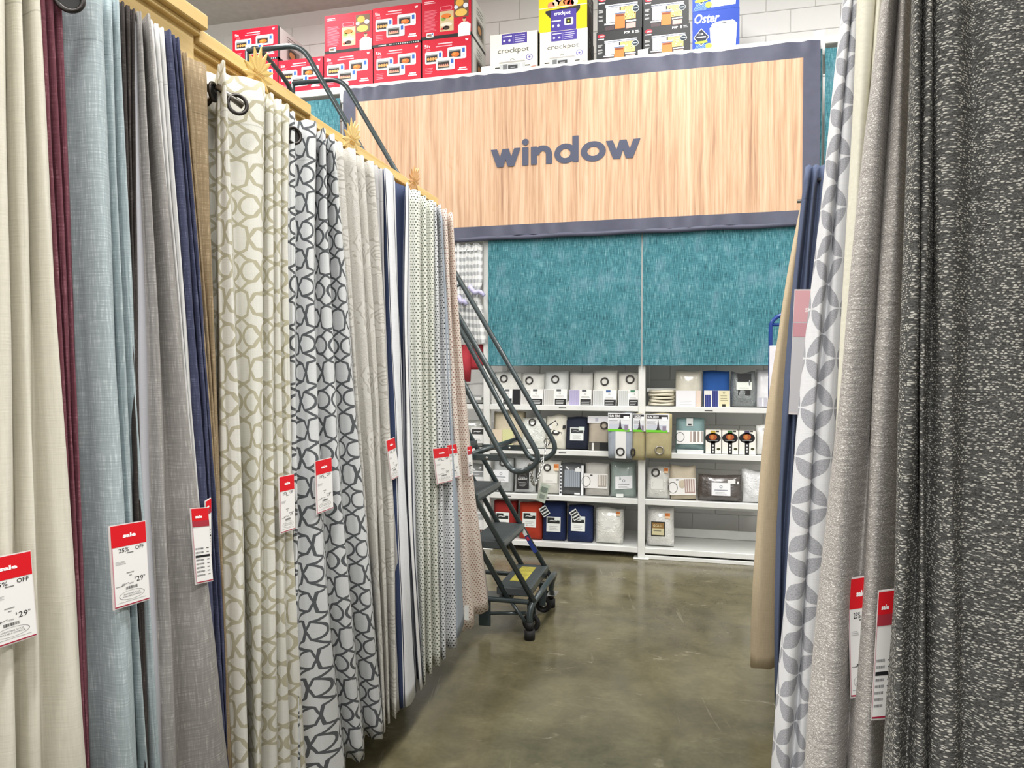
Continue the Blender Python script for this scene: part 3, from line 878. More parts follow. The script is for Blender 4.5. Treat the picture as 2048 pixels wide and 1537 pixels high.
def pack(label, shelf, x0, y0, x1, col, kind='poly', d=0.12, lean=6.0, y=0.035, puff=0.010, wob=0.004, ring=None, prints=None, seed=0, box=False, name='curtain_pack', top=None, roll=0.0, group='curtain packs on the white shelves', hang=None):
    """px span on the shelf front; prints get a Print in metres with a function q(px,py)->local"""
    Yf = D + y
    z0 = SHELF[shelf] if hang is None else onY((x0 + x1) / 2, hang, Yf)[2]
    a = onY(x0, y0, Yf); b = onY(x1, y0, Yf)
    w, h = b[0] - a[0] - 0.004, (a[2] + b[2]) / 2 - z0
    xc = (a[0] + b[0]) / 2
    t = thing(name, label, 'curtain pack' if name == 'curtain_pack' else 'box', (xc, Yf + d / 2, z0 + (0.001 if hang is None else 0)), group, (-math.radians(lean), math.radians(roll), 0))
    m = packmat(col, kind)
    if box: part('carton', MB().bbox((-w / 2, -d / 2, 0), (w / 2, d / 2, h), 0.004), m, t, True)
    else: part('pouch', pouch_mb(w, h, d, puff, wob=wob, seed=seed), m, t, True)
    fy = -d / 2 - (0 if box else puff) - 0.0015
    def q(px, py):
        r = onY(px, py, Yf); return (r[0] - xc, r[2] - z0)
    if prints:
        P = Print(); prints(P, q, w, h); P.build('printed_label', t, (0, fy, 0))
    if ring:
        cx, cz = q(ring[0], ring[1]); R = ring[2] / 250.0
        part('grommet', MB().torus((cx, fy - 0.002, cz), (0, 1, 0), R, R * 0.22, 22, 6, ring[3] if len(ring) > 3 else 1.0), M_GROM if len(ring) < 5 else ring[4], t, True)
    return t

def R2(P, q, x0, y0, x1, y1, c, L=1):
    a = q(x0, y1); b = q(x1, y0); P.rect(a[0], a[1], b[0], b[1], c, L); return a, b
def swatch_label(x0, xm, x1, yt, yb, sw='#cfccc6', tab='#55585c', bot='#1d1d1f', stripes=True):
    def f(P, q, w, h):
        R2(P, q, x0, yt, x1, yb, '#e9e8e6', 0)
        a, b = R2(P, q, x0 + 1, yt + 1, xm, yb - 1, sw, 1)
        if stripes:
            n = 9
            for i in range(n): P.rect(a[0] + (b[0] - a[0]) * i / n, a[1], a[0] + (b[0] - a[0]) * (i + 0.45) / n, b[1], '#aeb0b0' if sw != '#b9b3cf' else '#a39cc4', 2)
        R2(P, q, xm + 2, yb - 13, x1 - 1, yb - 1, bot, 2)
        a, b = q(xm + 4, yb - 6), q(x1 - 3, yb - 9); P.lines(a[0], b[0], [a[1], a[1] + 0.012, a[1] - 0.012], 0.004, '#c9c9c9', 3)
        R2(P, q, xm + 5, yt, xm + 14, yt + 4, tab, 2)
        a = q(xm + 10, yt + 10); P.text('15', a[0], a[1], 0.014, '#4a4a4a', 2)
        a, b = q(xm + 4, yt + 14), q(x1 - 3, yt + 14); P.lines(a[0], b[0], [a[1], a[1] - 0.008], 0.003, '#9a9a9a', 2)
    return f
def card(x0, y0, x1, y1, col='#ecebe9', head=None, rows=3, txt=None, L=0, skew=0):
    def f(P, q, w, h):
        a = q(x0, y1); b = q(x1, y0)
        P.poly([(a[0], a[1]), (b[0], a[1] + skew), (b[0], b[1] + skew), (a[0], b[1])], col, L)
        W_, H_ = b[0] - a[0], b[1] - a[1]
        if head: P.rect(a[0] + W_ * 0.06, a[1] + H_ * 0.56, b[0] - W_ * 0.06, b[1] - H_ * 0.07, head, L + 1).text('~', a[0] + W_ * 0.2, a[1] + H_ * 0.70, H_ * 0.08, '#d9d9d9', L + 2, 0.02, 0.3, W_ * 0.55)
        for i in range(rows):
            zz = a[1] + H_ * (0.12 + 0.11 * i); P.rect(a[0] + W_ * 0.2, zz, b[0] - W_ * (0.2 + 0.1 * (i % 2)), zz + H_ * 0.03, '#a8a8a8', L + 1)
        if txt: P.text(txt, a[0] + W_ * 0.1, a[1] + H_ * 0.5, H_ * 0.13, '#8a8a8a', L + 2, 0.0, 0.0, W_ * 0.8)
    return f
def both(*fs):
    def f(P, q, w, h):
        for g in fs: g(P, q, w, h)
    return f
def crest(x0, y0, x1, y1, skew=0):
    c = card(x0, y0, x1, y1, '#e6e7ea', None, 2, skew=skew)
    def f(P, q, w, h):
        c(P, q, w, h); a = q((x0 + x1) / 2, y0 + (y1 - y0) * 0.3); P.ring(a[0], a[1], 0.012, 0.012, 0.007, 0.007, '#8f949c', 2, 12)
        a, b = q(x0 + 6, y0 + (y1 - y0) * 0.6), q(x1 - 6, y0 + (y1 - y0) * 0.6); P.rect(a[0], a[1], b[0], a[1] + 0.007, '#8f949c', 2)
    return f
def sticker(x0, y0, x1, y1):
    def f(P, q, w, h):
        R2(P, q, x0, y0, x1, (y0 + y1) / 2 + 1, '#d9813f', 3); R2(P, q, x0, (y0 + y1) / 2 + 1, x1, y1, '#e9c9a6', 3)
        a = q(x0 + 1, (y0 + y1) / 2); P.text('30', a[0], a[1], 0.016, '#7a3f1e', 4)
    return f
# first shelf, left bay
pack('white grommet pack at the left upright on the top shelf', 0, 983, 745, 1040, '#d9d9d4', 'cloth', ring=(1007, 759.5, 7), prints=both(swatch_label(984, 1005, 1025, 781, 812), lambda P, q, w, h: R2(P, q, 1025, 781, 1040, 812, '#17171a', 0)), seed=1)
pack('white grommet pack on top shelf, second from the left upright', 0, 1042, 748, 1087, '#dcdbd6', 'cloth', ring=(1058, 763.5, 7), prints=swatch_label(1042, 1061, 1086, 781, 813), seed=2)
pack('white grommet pack on top shelf, third from the left upright', 0, 1088, 743, 1135, '#d6d8d6', 'cloth', ring=(1110, 761, 7), prints=swatch_label(1088, 1108, 1134, 781, 813), seed=3)
pack('white pack with a lavender swatch and no grommet', 0, 1138, 746, 1184, '#d6d4cf', 'cloth', prints=swatch_label(1138, 1159, 1183, 782, 814, '#b9b3cf'), seed=4)
pack('white grommet pack with a blue tab, taller than its neighbours', 0, 1185, 741, 1234, '#deddd6', 'cloth', ring=(1209, 765.5, 7), prints=swatch_label(1186, 1207, 1233, 783, 815, '#d0d2d0', '#3a5a8c'), seed=5)
pack('white grommet pack with a green tab beside the middle upright', 0, 1236, 747, 1278, '#dbd9d1', 'cloth', ring=(1260, 761, 7.4), prints=swatch_label(1237, 1256, 1277, 783, 815, '#d0d2d0', '#3f7a5c'), seed=6)
# first shelf, right bay
for i in range(5):
    a = onY(1297, 815, D + 0.05); b = onY(1349, 815, D + 0.05)
    w = b[0] - a[0]; z = SHELF[0] + 0.0255 * i
    mb = pouch_mb(w * (1 - 0.03 * (i % 3)), 0.024, 0.22, 0.006, 8, 0.004, 30 + i)
    solo('folded_towel', MB().add([(v[0] + (a[0] + b[0]) / 2 + 0.005 * ((i * 7) % 3 - 1), v[1] + D + 0.17, v[2] + z + 0.001) for v in mb.v], mb.f, 0, True), packmat('#dcd6c3', 'cloth'),
         'cream folded cloth, %s of the stack of five' % ('lowest', 'second lowest', 'middle', 'second highest', 'topmost')[i], 'folded cloth', ((a[0] + b[0]) / 2, D + 0.17, z), 'stack of folded cream cloths')
pack('beige pack with white card and pink swatch', 0, 1351, 742, 1405, '#c9c5b6', 'poly', prints=both(card(1352, 784, 1391, 816, '#dddce0', None, 3), lambda P, q, w, h: R2(P, q, 1392, 784, 1402, 816, '#d8c6b9', 0)), seed=7)
def blue_insert(P, q, w, h):
    R2(P, q, 1408, 784, 1460, 816, '#d9d8d4', 0)
    for x0, x1 in ((1409.5, 1422), (1424.5, 1436)):
        a, b = R2(P, q, x0, 784 if x0 > 1420 else 792, x1, 816, '#252d6b', 1)
        for i in range(3): P.rect(a[0] + (b[0] - a[0]) * (0.2 + 0.3 * i), a[1], a[0] + (b[0] - a[0]) * (0.27 + 0.3 * i), b[1], '#4d5aa0', 2)
    R2(P, q, 1438, 784, 1459, 816, '#d8d1ae', 1); R2(P, q, 1444, 811, 1451, 816, '#22221e', 2)
    a, b = q(1441, 800), q(1456, 800); P.lines(a[0], b[0], [a[1], a[1] + 0.02, a[1] - 0.016], 0.005, '#8f8a6e', 2)
    a = q(1448, 788); P.ring(a[0], a[1], 0.009, 0.009, 0.005, 0.005, '#8f8a6e', 2, 10)
pack('royal blue pack with striped insert', 0, 1406, 743, 1460, '#1f4f93', 'cloth', prints=blue_insert, seed=8)
pack('crinkled silver pack with a white label', 0, 1462, 746, 1513, '#7d8384', 'crinkle', wob=0.010, prints=both(lambda P, q, w, h: R2(P, q, 1475, 750, 1503, 767, '#2e3132', 0), card(1473, 766, 1504, 782, '#e4e9e2', None, 2), lambda P, q, w, h: R2(P, q, 1476, 783, 1501, 793, '#2b2b2c', 0)), seed=9)
pack('white pack at the right end of top shelf beside the tan curtain', 0, 1514, 740, 1545, '#dedee2', 'poly', prints=lambda P, q, w, h: (R2(P, q, 1517, 798, 1534, 816, '#b5b4be', 0), R2(P, q, 1524, 799, 1527, 815, '#e8e8ea', 1)), seed=10)
# second shelf, left bay
pack('beige rolled pack with a yellow card behind the ladder', 1, 984, 825, 1044, '#cbc0a8', 'cloth', 0.16, prints=both(lambda P, q, w, h: R2(P, q, 984, 862, 1004, 903, '#d7c7b0', 0), card(1005, 862, 1027, 893, '#cfcf9a', None, 2)), seed=11, puff=0.014)
pack('clear wrapped white pack with pale grommet', 1, 1042, 838, 1090, '#d7d9d3', 'crinkle', ring=(1064, 847, 6.5), seed=12, wob=0.006)
pack('loose ivory pack with two tilted hang tags', 1, 1090, 833, 1131, '#d9d6c9', 'cloth', wob=0.012, prints=lambda P, q, w, h: [P.poly([q(*p) for p in pts], c, L) for pts, c, L in (
    ([(1093, 854), (1109, 843), (1115, 852), (1099, 864)], '#4a4a48', 0), ([(1096, 855), (1109, 846), (1113, 852), (1100, 862)], '#dcdcda', 1), ([(1101, 870), (1106, 862), (1122, 867), (1121, 875)], '#34322f', 0), ([(1106, 866), (1111, 863), (1116, 867), (1109, 869)], '#e5e5e2', 1), ([(1124, 853), (1130, 852), (1130, 859), (1124, 860)], '#222222', 0))], seed=13, roll=1.5)
t = pack('navy folded pack on the second shelf with square white label', 1, 1130, 836, 1176, '#1c2334', 'cloth', prints=both(card(1140, 858, 1167, 883, '#e2e5e3', '#3a3d40', 3), lambda P, q, w, h: R2(P, q, 1157, 856, 1169, 863, '#d4ded6', 4)), seed=14)
part('hang_tag', MB().add([(-0.10, -0.10, 0.36), (-0.03, -0.12, 0.33), (0.0, -0.10, 0.37), (-0.06, -0.08, 0.40), (0.02, -0.09, 0.42), (0.03, -0.08, 0.35)], [(0, 1, 2, 3), (3, 2, 5, 4)]), plain('tag_card', '#c9c9c6', 0.5), t, True)
pack('taupe grommet pack with white header card', 1, 1176, 835, 1220, '#b3a999', 'cloth', 0.10, ring=(1208, 853, 6.5), prints=both(lambda P, q, w, h: (R2(P, q, 1175, 835, 1219, 848, '#e4e4e8', 0), R2(P, q, 1190, 838, 1196, 845, '#b9b9c6', 1), R2(P, q, 1178, 887, 1219, 905, '#4b4842', 0), R2(P, q, 1184, 888, 1188, 903, '#d6d4cf', 1), R2(P, q, 1199, 888, 1219, 904, '#17171a', 1))), seed=15)
# packs clipped in front of the middle upright
def sunz(x0, x1, yt, mid=None):
    def f(P, q, w, h):
        s = x1 - x0
        R2(P, q, x0, yt, x1, yt + 35, '#dfe0e3', 0); R2(P, q, x0 + 1, yt + 2, x1 - 3, yt + 9, '#242126', 1)
        a = q(x0 + 3, yt + 8); P.text('SUN ZERO', a[0], a[1], 0.020, '#f4f4f4', 2, 0.03, 0.0, 0.085 if s > 35 else 0.05)
        R2(P, q, x0 + 2, yt + 22, x1 - 6, yt + 32, '#bfc3cf', 1)
        cx = x0 + s * 0.52
        P.poly([q(cx - 3, yt + 32), q(cx + 3, yt + 32), q(cx + 0.4, yt + 12), q(cx - 0.4, yt + 12)], '#4f4a52', 2)
        P.poly([q(cx - 6, yt + 32), q(cx + 6, yt + 32), q(cx, yt + 26)], '#5c565a', 2)
        R2(P, q, x0 + s * 0.66, yt + 6, x0 + s * 0.9, yt + 14, '#f2f3f0', 3); R2(P, q, x0 + s * 0.7, yt + 24, x0 + s * 0.86, yt + 34, '#8a7f90', 3)
        R2(P, q, x0, yt + 32, x1 - 4, yt + 36, '#6cc42e', 2)
        a, b = q(x0 + 2, yt + 15), q(x0 + s * 0.5, yt + 15); P.lines(a[0], b[0], [a[1], a[1] - 0.01, a[1] - 0.02], 0.004, '#9a9aa2', 2)
        if mid: R2(P, q, mid[0], yt + 36, mid[1], 917, '#dcdcda', 0)
    return f
RINGM = plain('pale_steel_grommet', '#a9a49a', 0.3, 0.8)
GH = 'packs clipped in front of the middle upright'
pack('grey and white striped pack clipped to the middle upright, reading SUN ZERO', 1, 1216, 827, 1265, '#9aa2ad', 'cloth', 0.045, 1.0, -0.075, ring=(1241, 904, 7), prints=sunz(1216, 1263, 827, (1231, 1252)), seed=16, hang=918, group=GH, puff=0.006)
pack('khaki pack squeezed in the middle of the three clipped to the upright', 1, 1264, 828, 1291, '#a89e78', 'cloth', 0.045, 1.0, -0.06, ring=(1266, 905, 7, 0.5), prints=sunz(1266, 1291, 828), seed=17, hang=921, group=GH, puff=0.006)
pack('khaki grommet pack clipped on the right of the upright', 1, 1291, 828, 1344, '#aaa07a', 'cloth', 0.06, 1.0, -0.085, ring=(1319, 901, 7.5, 1.0, RINGM), prints=sunz(1292, 1339, 829), seed=18, hang=918, group=GH, puff=0.006)
# second shelf, right bay
def sage_insert(P, q, w, h):
    R2(P, q, 1353, 865, 1407, 890, '#e6e6e6', 0)
    for x0, x1, c in ((1380, 1384, '#b9aaa4'), (1386, 1392, '#8f8580'), (1395, 1399, '#9a8f86'), (1402, 1406, '#a8a09a')): R2(P, q, x0, 866, x1, 887, c, 1)
    a = q(1360, 877); P.ring(a[0], a[1], 0.034, 0.038, 0.030, 0.034, '#26282a', 1)
    R2(P, q, 1373, 840, 1386, 855, '#cfd3d2', 0); R2(P, q, 1376, 851, 1383, 854, '#22282a', 1); R2(P, q, 1354, 903, 1407, 911, '#d8dcdd', 0)
pack('sage green pouch with a white band and hanger tab', 1, 1351, 838, 1410, '#7f9a9b', 'cloth', 0.15, prints=sage_insert, seed=19, puff=0.014)
def oval(xc, tabc):
    def f(P, q, w, h):
        P.rect(-w / 2, 0, w / 2, h, '#e6e4dc', 0)
        a = q(xc, 877); P.ell(a[0], a[1], 0.058, 0.040, '#17161a', 1, 26)
        R2(P, q, xc - 5, 862, xc + 5, 868, tabc, 1); R2(P, q, xc - 4.5, 868, xc + 4.5, 913, '#1b1a1c', 1)
        P.ell(a[0], a[1] + 0.008, 0.030, 0.022, '#a2512a', 2, 16); P.ell(a[0] - 0.006, a[1] + 0.008, 0.012, 0.018, '#c07a3c', 3, 12)
        P.rect(a[0] - 0.035, a[1] - 0.021, a[0] + 0.035, a[1] - 0.016, '#9a9a98', 2)
        for yy in (892, 898, 904): b = q(xc, yy); P.ell(b[0], b[1], 0.007, 0.008, '#cfcfcf', 2, 10)
        b = q(xc + 11, 899); P.ell(b[0], b[1], 0.014, 0.010, '#3f3f22', 1, 14)
        R2(P, q, xc + 6, 862, xc + 12, 865, '#2a2a2c', 1)
    return f
GB = 'cream boxes with black ovals'
pack('cream box with black oval print beside the sage pouch', 1, 1411, 861, 1443, '#dcdad0', 'board', 0.10, 0.0, prints=oval(1426, '#b59a3c'), box=True, name='curtain_box', group=GB)
pack('cream box with black oval print, middle of three', 1, 1444, 862, 1477, '#dcdad0', 'board', 0.10, 0.0, prints=oval(1460, '#3c6a3c'), box=True, name='curtain_box', group=GB)
pack('cream box with black oval print nearest the tan curtain', 1, 1478, 863, 1512, '#dcdad0', 'board', 0.10, 0.0, prints=oval(1494, '#4a4460'), box=True, name='curtain_box', group=GB)
pack('plain white pack at the right end of the second shelf', 1, 1513, 852, 1540, '#e2e2df', 'poly', 0.10, 2.0, prints=lambda P, q, w, h: P.text('15', q(1524, 862)[0], q(1524, 862)[1], 0.016, '#555555', 1), seed=20)
# third shelf, left bay
pack('light grey grommet pack with crest card at the left upright', 2, 984, 918, 1024, '#a9acac', 'poly', ring=(1005, 928, 6.5), prints=crest(986, 943, 1017, 966), seed=21)
def blk(P, q, w, h):
    R2(P, q, 1033, 946, 1058, 980, '#262525', 0); a = q(1036, 962); P.text('BLACKOUT', a[0], a[1], 0.017, '#dcdcdc', 1, 0.02, 0.0, 0.08)
    c = q(1045.5, 963); P.ring(c[0], c[1], 0.042, 0.052, 0.040, 0.050, '#6f6f6f', 1)
    a, b = q(1038, 968), q(1053, 968); P.lines(a[0], b[0], [a[1], a[1] - 0.012, a[1] - 0.024, a[1] + 0.045], 0.004, '#9a9a9a', 1)
pack('silver grey pack with black card reading BLACKOUT', 2, 1027, 916, 1069, '#b9bbbc', 'crinkle', prints=blk, seed=22)
pack('white grommet pack with orange sticker behind the chain', 2, 1074, 924, 1120, '#d3d2ca', 'poly', ring=(1094, 938, 6.5), prints=both(sticker(1107, 931, 1117, 944), card(1086, 951, 1114, 968, '#dfded8', None, 2)), seed=23)
def strip(P, q, w, h):
    for x0, x1 in ((1119, 1124), (1162, 1167)): R2(P, q, x0, 934, x1, 993, '#e6e7ea', 1)
    a, b = R2(P, q, 1129, 943, 1160, 976, '#7f868f', 0)
    for i in range(8): P.rect(a[0] + (b[0] - a[0]) * i / 8, a[1], a[0] + (b[0] - a[0]) * (i + 0.4) / 8, b[1], '#9aa2ab', 1)
    R2(P, q, 1150, 940, 1161, 946, '#dfe0e0', 2); R2(P, q, 1149, 988, 1160, 991, '#dfe0e0', 2)
    for yy in range(936, 992, 7): R2(P, q, 1120, yy, 1123.5, yy + 4, '#3c3f44', 2)
pack('charcoal pack with white side strips', 2, 1119, 929, 1168, '#4b4e51', 'poly', prints=strip, seed=24)
def insert_ring(xc, yc, x0, x1, y0, y1, sw):
    def f(P, q, w, h):
        R2(P, q, x0, y0, x1, y1, '#e4e3e1', 0); a = q(xc, yc); P.ring(a[0], a[1], 0.036, 0.044, 0.032, 0.040, '#232323', 1)
        s = x1 - x0
        a, b = R2(P, q, x0 + s * 0.58, y0 + 2, x1 - 2, y1 - 2, sw, 1)
        for i in range(4): P.rect(a[0] + (b[0] - a[0]) * (0.1 + 0.22 * i), a[1] + 0.01, a[0] + (b[0] - a[0]) * (0.2 + 0.22 * i), b[1], '#ded9d2', 2)
        R2(P, q, x0 + s * 0.26, y0 + 1, x0 + s * 0.36, y0 + 3, '#2a2a2a', 1)
    return f
pack('pale grey folded pack with white printed band', 2, 1169, 929, 1218, '#b9b6b1', 'cloth', prints=insert_ring(1172, 965, 1168, 1215, 951, 978, '#a39d95'), seed=25)
pack('sage grey plastic pack with tilted white card', 2, 1221, 926, 1272, '#93a29d', 'poly', prints=both(crest(1231, 957, 1265, 981, 0.012), lambda P, q, w, h: R2(P, q, 1233, 990, 1247, 996, '#dde2de', 1)), seed=26, roll=-1.0)
# third shelf, right bay
pack('clear wrapped white grommet pack right of the middle upright', 2, 1292, 936, 1340, '#d6d6d2', 'crinkle', ring=(1311, 948, 7), wob=0.007, prints=both(sticker(1328, 939, 1336, 949), card(1302, 961, 1326, 980, '#dcdcd8', None, 0)), seed=27)
pack('tilted beige pack with an oval ring on its white band', 2, 1341, 935, 1394, '#c3b8a4', 'cloth', prints=insert_ring(1347, 977, 1340, 1393, 960, 991, '#a98f8a'), seed=28, roll=-3.0, wob=0.008)
pack('wide low dark brown plastic pack with white card', 2, 1396, 953, 1484, '#4d4643', 'crinkle', prints=both(crest(1423, 969, 1461, 993), lambda P, q, w, h: (R2(P, q, 1455, 963, 1471, 970, '#dedede', 1), R2(P, q, 1474, 966, 1478, 971, '#dedede', 1))), seed=29)
pack('glossy white pack at the right end of the third shelf', 2, 1485, 944, 1532, '#d9dadb', 'crinkle', wob=0.010, seed=31)
# lowest shelf
def flam(x0, x1, y0, y1): return both(card(x0, y0, x1, y1, '#e4e7e4', '#1f2422', 3), lambda P, q, w, h: R2(P, q, (x0 + x1) / 2 + 2, y0, x1 - 1, y0 + 6, '#dfe6e1', 4))
pack('dark red pack on the lowest shelf behind the ladder step', 3, 985, 1006, 1029, '#8c1f1a', 'cloth', prints=flam(991, 1018, 1028, 1056), seed=32, d=0.14, lean=5)
pack('orange red pack, second on the lowest shelf', 3, 1037, 1009, 1082, '#a8331b', 'cloth', prints=flam(1045, 1072, 1028, 1056), seed=33, d=0.14, lean=5)
for x0, x1, yt, lx, ly, tg, sd, lab in ((1084, 1129, 1008, 1093, 1037, 1089, 34, 'navy pack beside the orange red pack with a hang tag at its left edge'), (1134, 1184, 1015, 1142, 1036, 1150, 35, 'navy pack with a striped hang tag, nearer the white plastic pack')):
    t = pack(lab, 3, x0, yt, x1, '#15264f', 'cloth', prints=flam(lx, lx + 28, ly, ly + 28), seed=sd, d=0.14, lean=5)
    a = onY(tg, yt + 17, D + 0.035); xc = a[0] - t.location[0]; zc = a[2] - SHELF[3]
    P = Print(); c, s = math.cos(0.6), math.sin(0.6)
    def rp(x, y): return (xc + x * c - y * s, zc + x * s + y * c)
    P.poly([rp(-0.032, -0.04), rp(0.032, -0.04), rp(0.032, 0.04), rp(-0.032, 0.04)], '#d6d8d6', 0)
    for k in (-0.024, 0.002, 0.024): P.poly([rp(-0.028, k - 0.008), rp(0.028, k - 0.008), rp(0.028, k + 0.006), rp(-0.028, k + 0.006)], '#1f2326', 1)
    P.build('hang_tag', t, (0, -0.07 - 0.022, 0))
pack('glossy white pack on the lowest shelf left of the middle upright', 3, 1190, 1021, 1246, '#dbdbd5', 'crinkle', d=0.16, wob=0.008, prints=both(sticker(1232, 1027, 1240, 1035), card(1206, 1045, 1226, 1062, '#d4d4d0', None, 2)), seed=36)
def gold(P, q, w, h):
    R2(P, q, 1302, 1048, 1330, 1075, '#1b1a17', 0); R2(P, q, 1304, 1050, 1328, 1060, '#8a6a3a', 1); R2(P, q, 1304, 1061, 1328, 1073, '#c9c19a', 1)
    a = q(1306, 1057); P.text('GOLD', a[0], a[1], 0.018, '#e6dfb8', 2, 0.0, 0.0, 0.07); a, b = q(1307, 1066), q(1325, 1066); P.lines(a[0], b[0], [a[1]], 0.008, '#7d7a66', 2)
pack('white bedding pack with black and gold card on the lowest shelf', 3, 1292, 1020, 1348, '#dcdcd9', 'crinkle', d=0.2, prints=both(gold, sticker(1330, 1031, 1340, 1041)), seed=37)
# far left bay, seen past the ladder
pack('clear pack with a photo card beside the ladder, on the top shelf', 0, 915, 768, 968, '#a9aaa8', 'crinkle', prints=both(card(937, 772, 968, 797, '#b5b5b3', None, 0), card(941, 792, 963, 802, '#dededc', None, 2)), seed=38)
pack('clear pack with a black and white picture beside the ladder', 1, 915, 842, 968, '#a5a7a2', 'crinkle', prints=both(card(942, 858, 968, 888, '#e2e2e0', '#3a3a3a', 2)), seed=39)
pack('dark pack with white picture card above the third ladder step', 2, 915, 930, 968, '#6a6c6c', 'poly', prints=card(934, 945, 968, 970, '#dcdcde', '#8a8c8e', 2), seed=40)
pack('white striped pack on the lowest shelf behind the ladder', 3, 920, 1020, 970, '#b9b6b0', 'crinkle', prints=both(card(938, 1028, 968, 1060, '#e2e2e2', '#a9a9a9', 2), lambda P, q, w, h: [R2(P, q, 940 + 4 * i, 1062, 942 + 4 * i, 1074, '#6a4a44', 0) for i in range(7)]), seed=41)

# short gathered plaid curtain
gx0, gx1 = onY(880, 490, D)[0], onY(968, 490, D)[0]
gz1, gz0, gzt = onY(940, 490, D)[2], onY(940, 683, D)[2], onY(940, 590, D)[2]
mb = MB(); vs, uv = [], []; nx, nz = 120, 24
for j in range(nz + 1):
    v = j / nz; z = gz0 + (gz1 - gz0) * v
    for i in range(nx + 1):
        u = i / nx
        tie = math.exp(-((z - gzt) / 0.06) ** 2)
        flare = 1.0 + (0.18 if v < 0.4 else 0.0) * (0.4 - v) / 0.4
        x = (gx0 + gx1) / 2 + (u - 0.5) * (gx1 - gx0) * (flare - 0.16 * tie)
        y = D - 0.035 - 0.018 * math.sin(u * 62 + math.sin(u * 9) * 2) * (0.6 + 0.5 * (1 - v)) - 0.01
        vs.append((x, y, z + 0.012 * math.sin(u * 31) * (v ** 8) + 0.02 * math.sin(u * 5) * (1 - v) ** 3)); uv.append((u * 0.75, v * (gz1 - gz0)))
mb.add(vs, [(j * (nx + 1) + i, j * (nx + 1) + i + 1, (j + 1) * (nx + 1) + i + 1, (j + 1) * (nx + 1) + i) for j in range(nz) for i in range(nx)], 0, True); mb.uv = uv
pl = thing('plaid_cafe_curtain', 'short gathered grey gingham curtain with lavender ties hanging in the far left bay', 'curtain', ((gx0 + gx1) / 2, D - 0.05, gz0))
part('cloth', mb, mat_gingham(), pl)
M_LAV = plain('lavender_ribbon', '#b3b0d0', 0.6)
for px, py, px2, py2 in ((938, 572, 968, 592), (917, 592, 932, 610)):
    a, b = onY(px, py, D - 0.08), onY(px2, py2, D - 0.08)
    part('tie', MB().tube([a, (a * 0.6 + b * 0.4) + np.array([0, 0, -0.03]), (a * 0.3 + b * 0.7) + np.array([0, 0, 0.015]), b], 0.018, 8, 0.03), M_LAV, pl, label='lavender ribbon tie')
solo('cafe_rod', MB().cyl((gx0 - 0.3, D - 0.045, gz1 - 0.055), (-1.70, D - 0.045, gz1 - 0.055), 0.007), M_WHITE, 'thin white rod carrying the gingham curtain', 'curtain rod', ((gx0 + gx1) / 2, D - 0.045, gz1 - 0.055))
a, b = onY(924, 770, D + 0.02), onY(966, 690, D + 0.02)
rd = thing('red_cloth', 'red folded cloth hanging below the gingham curtain', 'cloth', ((a[0] + b[0]) / 2, D + 0.03, a[2]))
M_REDC = packmat('#a8323c', 'cloth')
part('left_fold', MB().tube([(a[0] + 0.035, D + 0.03, b[2]), (a[0] + 0.04, D + 0.02, (a[2] + b[2]) / 2), (a[0] + 0.03, D + 0.03, a[2] + 0.03)], 0.042, 12), M_REDC, rd)
mbp = pouch_mb(0.13, (b[2] - a[2]) * 0.62, 0.05, 0.01, 8, 0.006, 3)
part('right_fold', MB().add([(v[0] + b[0] - 0.06, v[1] + D + 0.05, v[2] + b[2] - (b[2] - a[2]) * 0.62) for v in mbp.v], mbp.f, 0, True), M_REDC, rd)

# ------------------------------------------------------------------ left curtain display rack
rk = thing('pine_display_rack', 'pale pine display rack with stepped header boards behind left curtains', 'display rack', (-1.35, 1.7, 0))
SEC = [(-0.6, 1.640, 2.425, -1.235), (1.640, 2.208, 2.398, -1.262), (2.212, 3.475, 2.373, -1.268)]
for y0, y1, zt, xf in SEC:
    part('cornice', MB().bbox((xf - 0.10, y0, zt - 0.038), (xf, y1, zt), 0.003), M_PINE, rk)
    part('header_board', MB().bbox((xf - 0.09, y0, zt - 0.27), (xf - 0.035, y1 - 0.012, zt - 0.038), 0.002), M_PINE, rk)
    part('header_board', MB().bbox((xf - 0.09, y0, zt - 0.052), (xf - 0.018, y1 - 0.006, zt - 0.038), 0.002), M_PINE, rk)
part('back_panel', MB().box((-1.47, -0.6, 0.02), (-1.43, 3.44, 2.13)), plain('rack_back', '#6d675c', 0.8), rk)
part('base', MB().bbox((-1.60, -0.6, 0.0), (-1.36, 3.44, 0.11), 0.004), M_BLACK, rk)  # plinth in black, standing in for the shadow under the curtains
solo('curtain_rod', MB().cyl((-1.236, -0.3, 2.236), (-1.236, 3.40, 2.236), 0.0095), M_NICKEL, 'long nickel rod threaded through the left row of curtains', 'curtain rod', (-1.236, 1.5, 2.236))
q0, q1 = onX(433, 172, -1.205), onX(486, 213, -1.155)
solo('curtain_rod', MB().cyl(q0, q1, 0.0085), M_NICKEL, 'short nickel rod end poking through the large grommet of the beige trellis curtain', 'curtain rod', q0)
for y in (1.02, 1.66, 2.21, 2.86):
    part('rod_bracket', MB().tube([(-1.30, y, 2.20), (-1.26, y, 2.20), (-1.236, y, 2.226)], 0.007, 8, 0.02).cyl((-1.31, y, 2.20), (-1.295, y, 2.20), 0.02), M_GROM, rk)
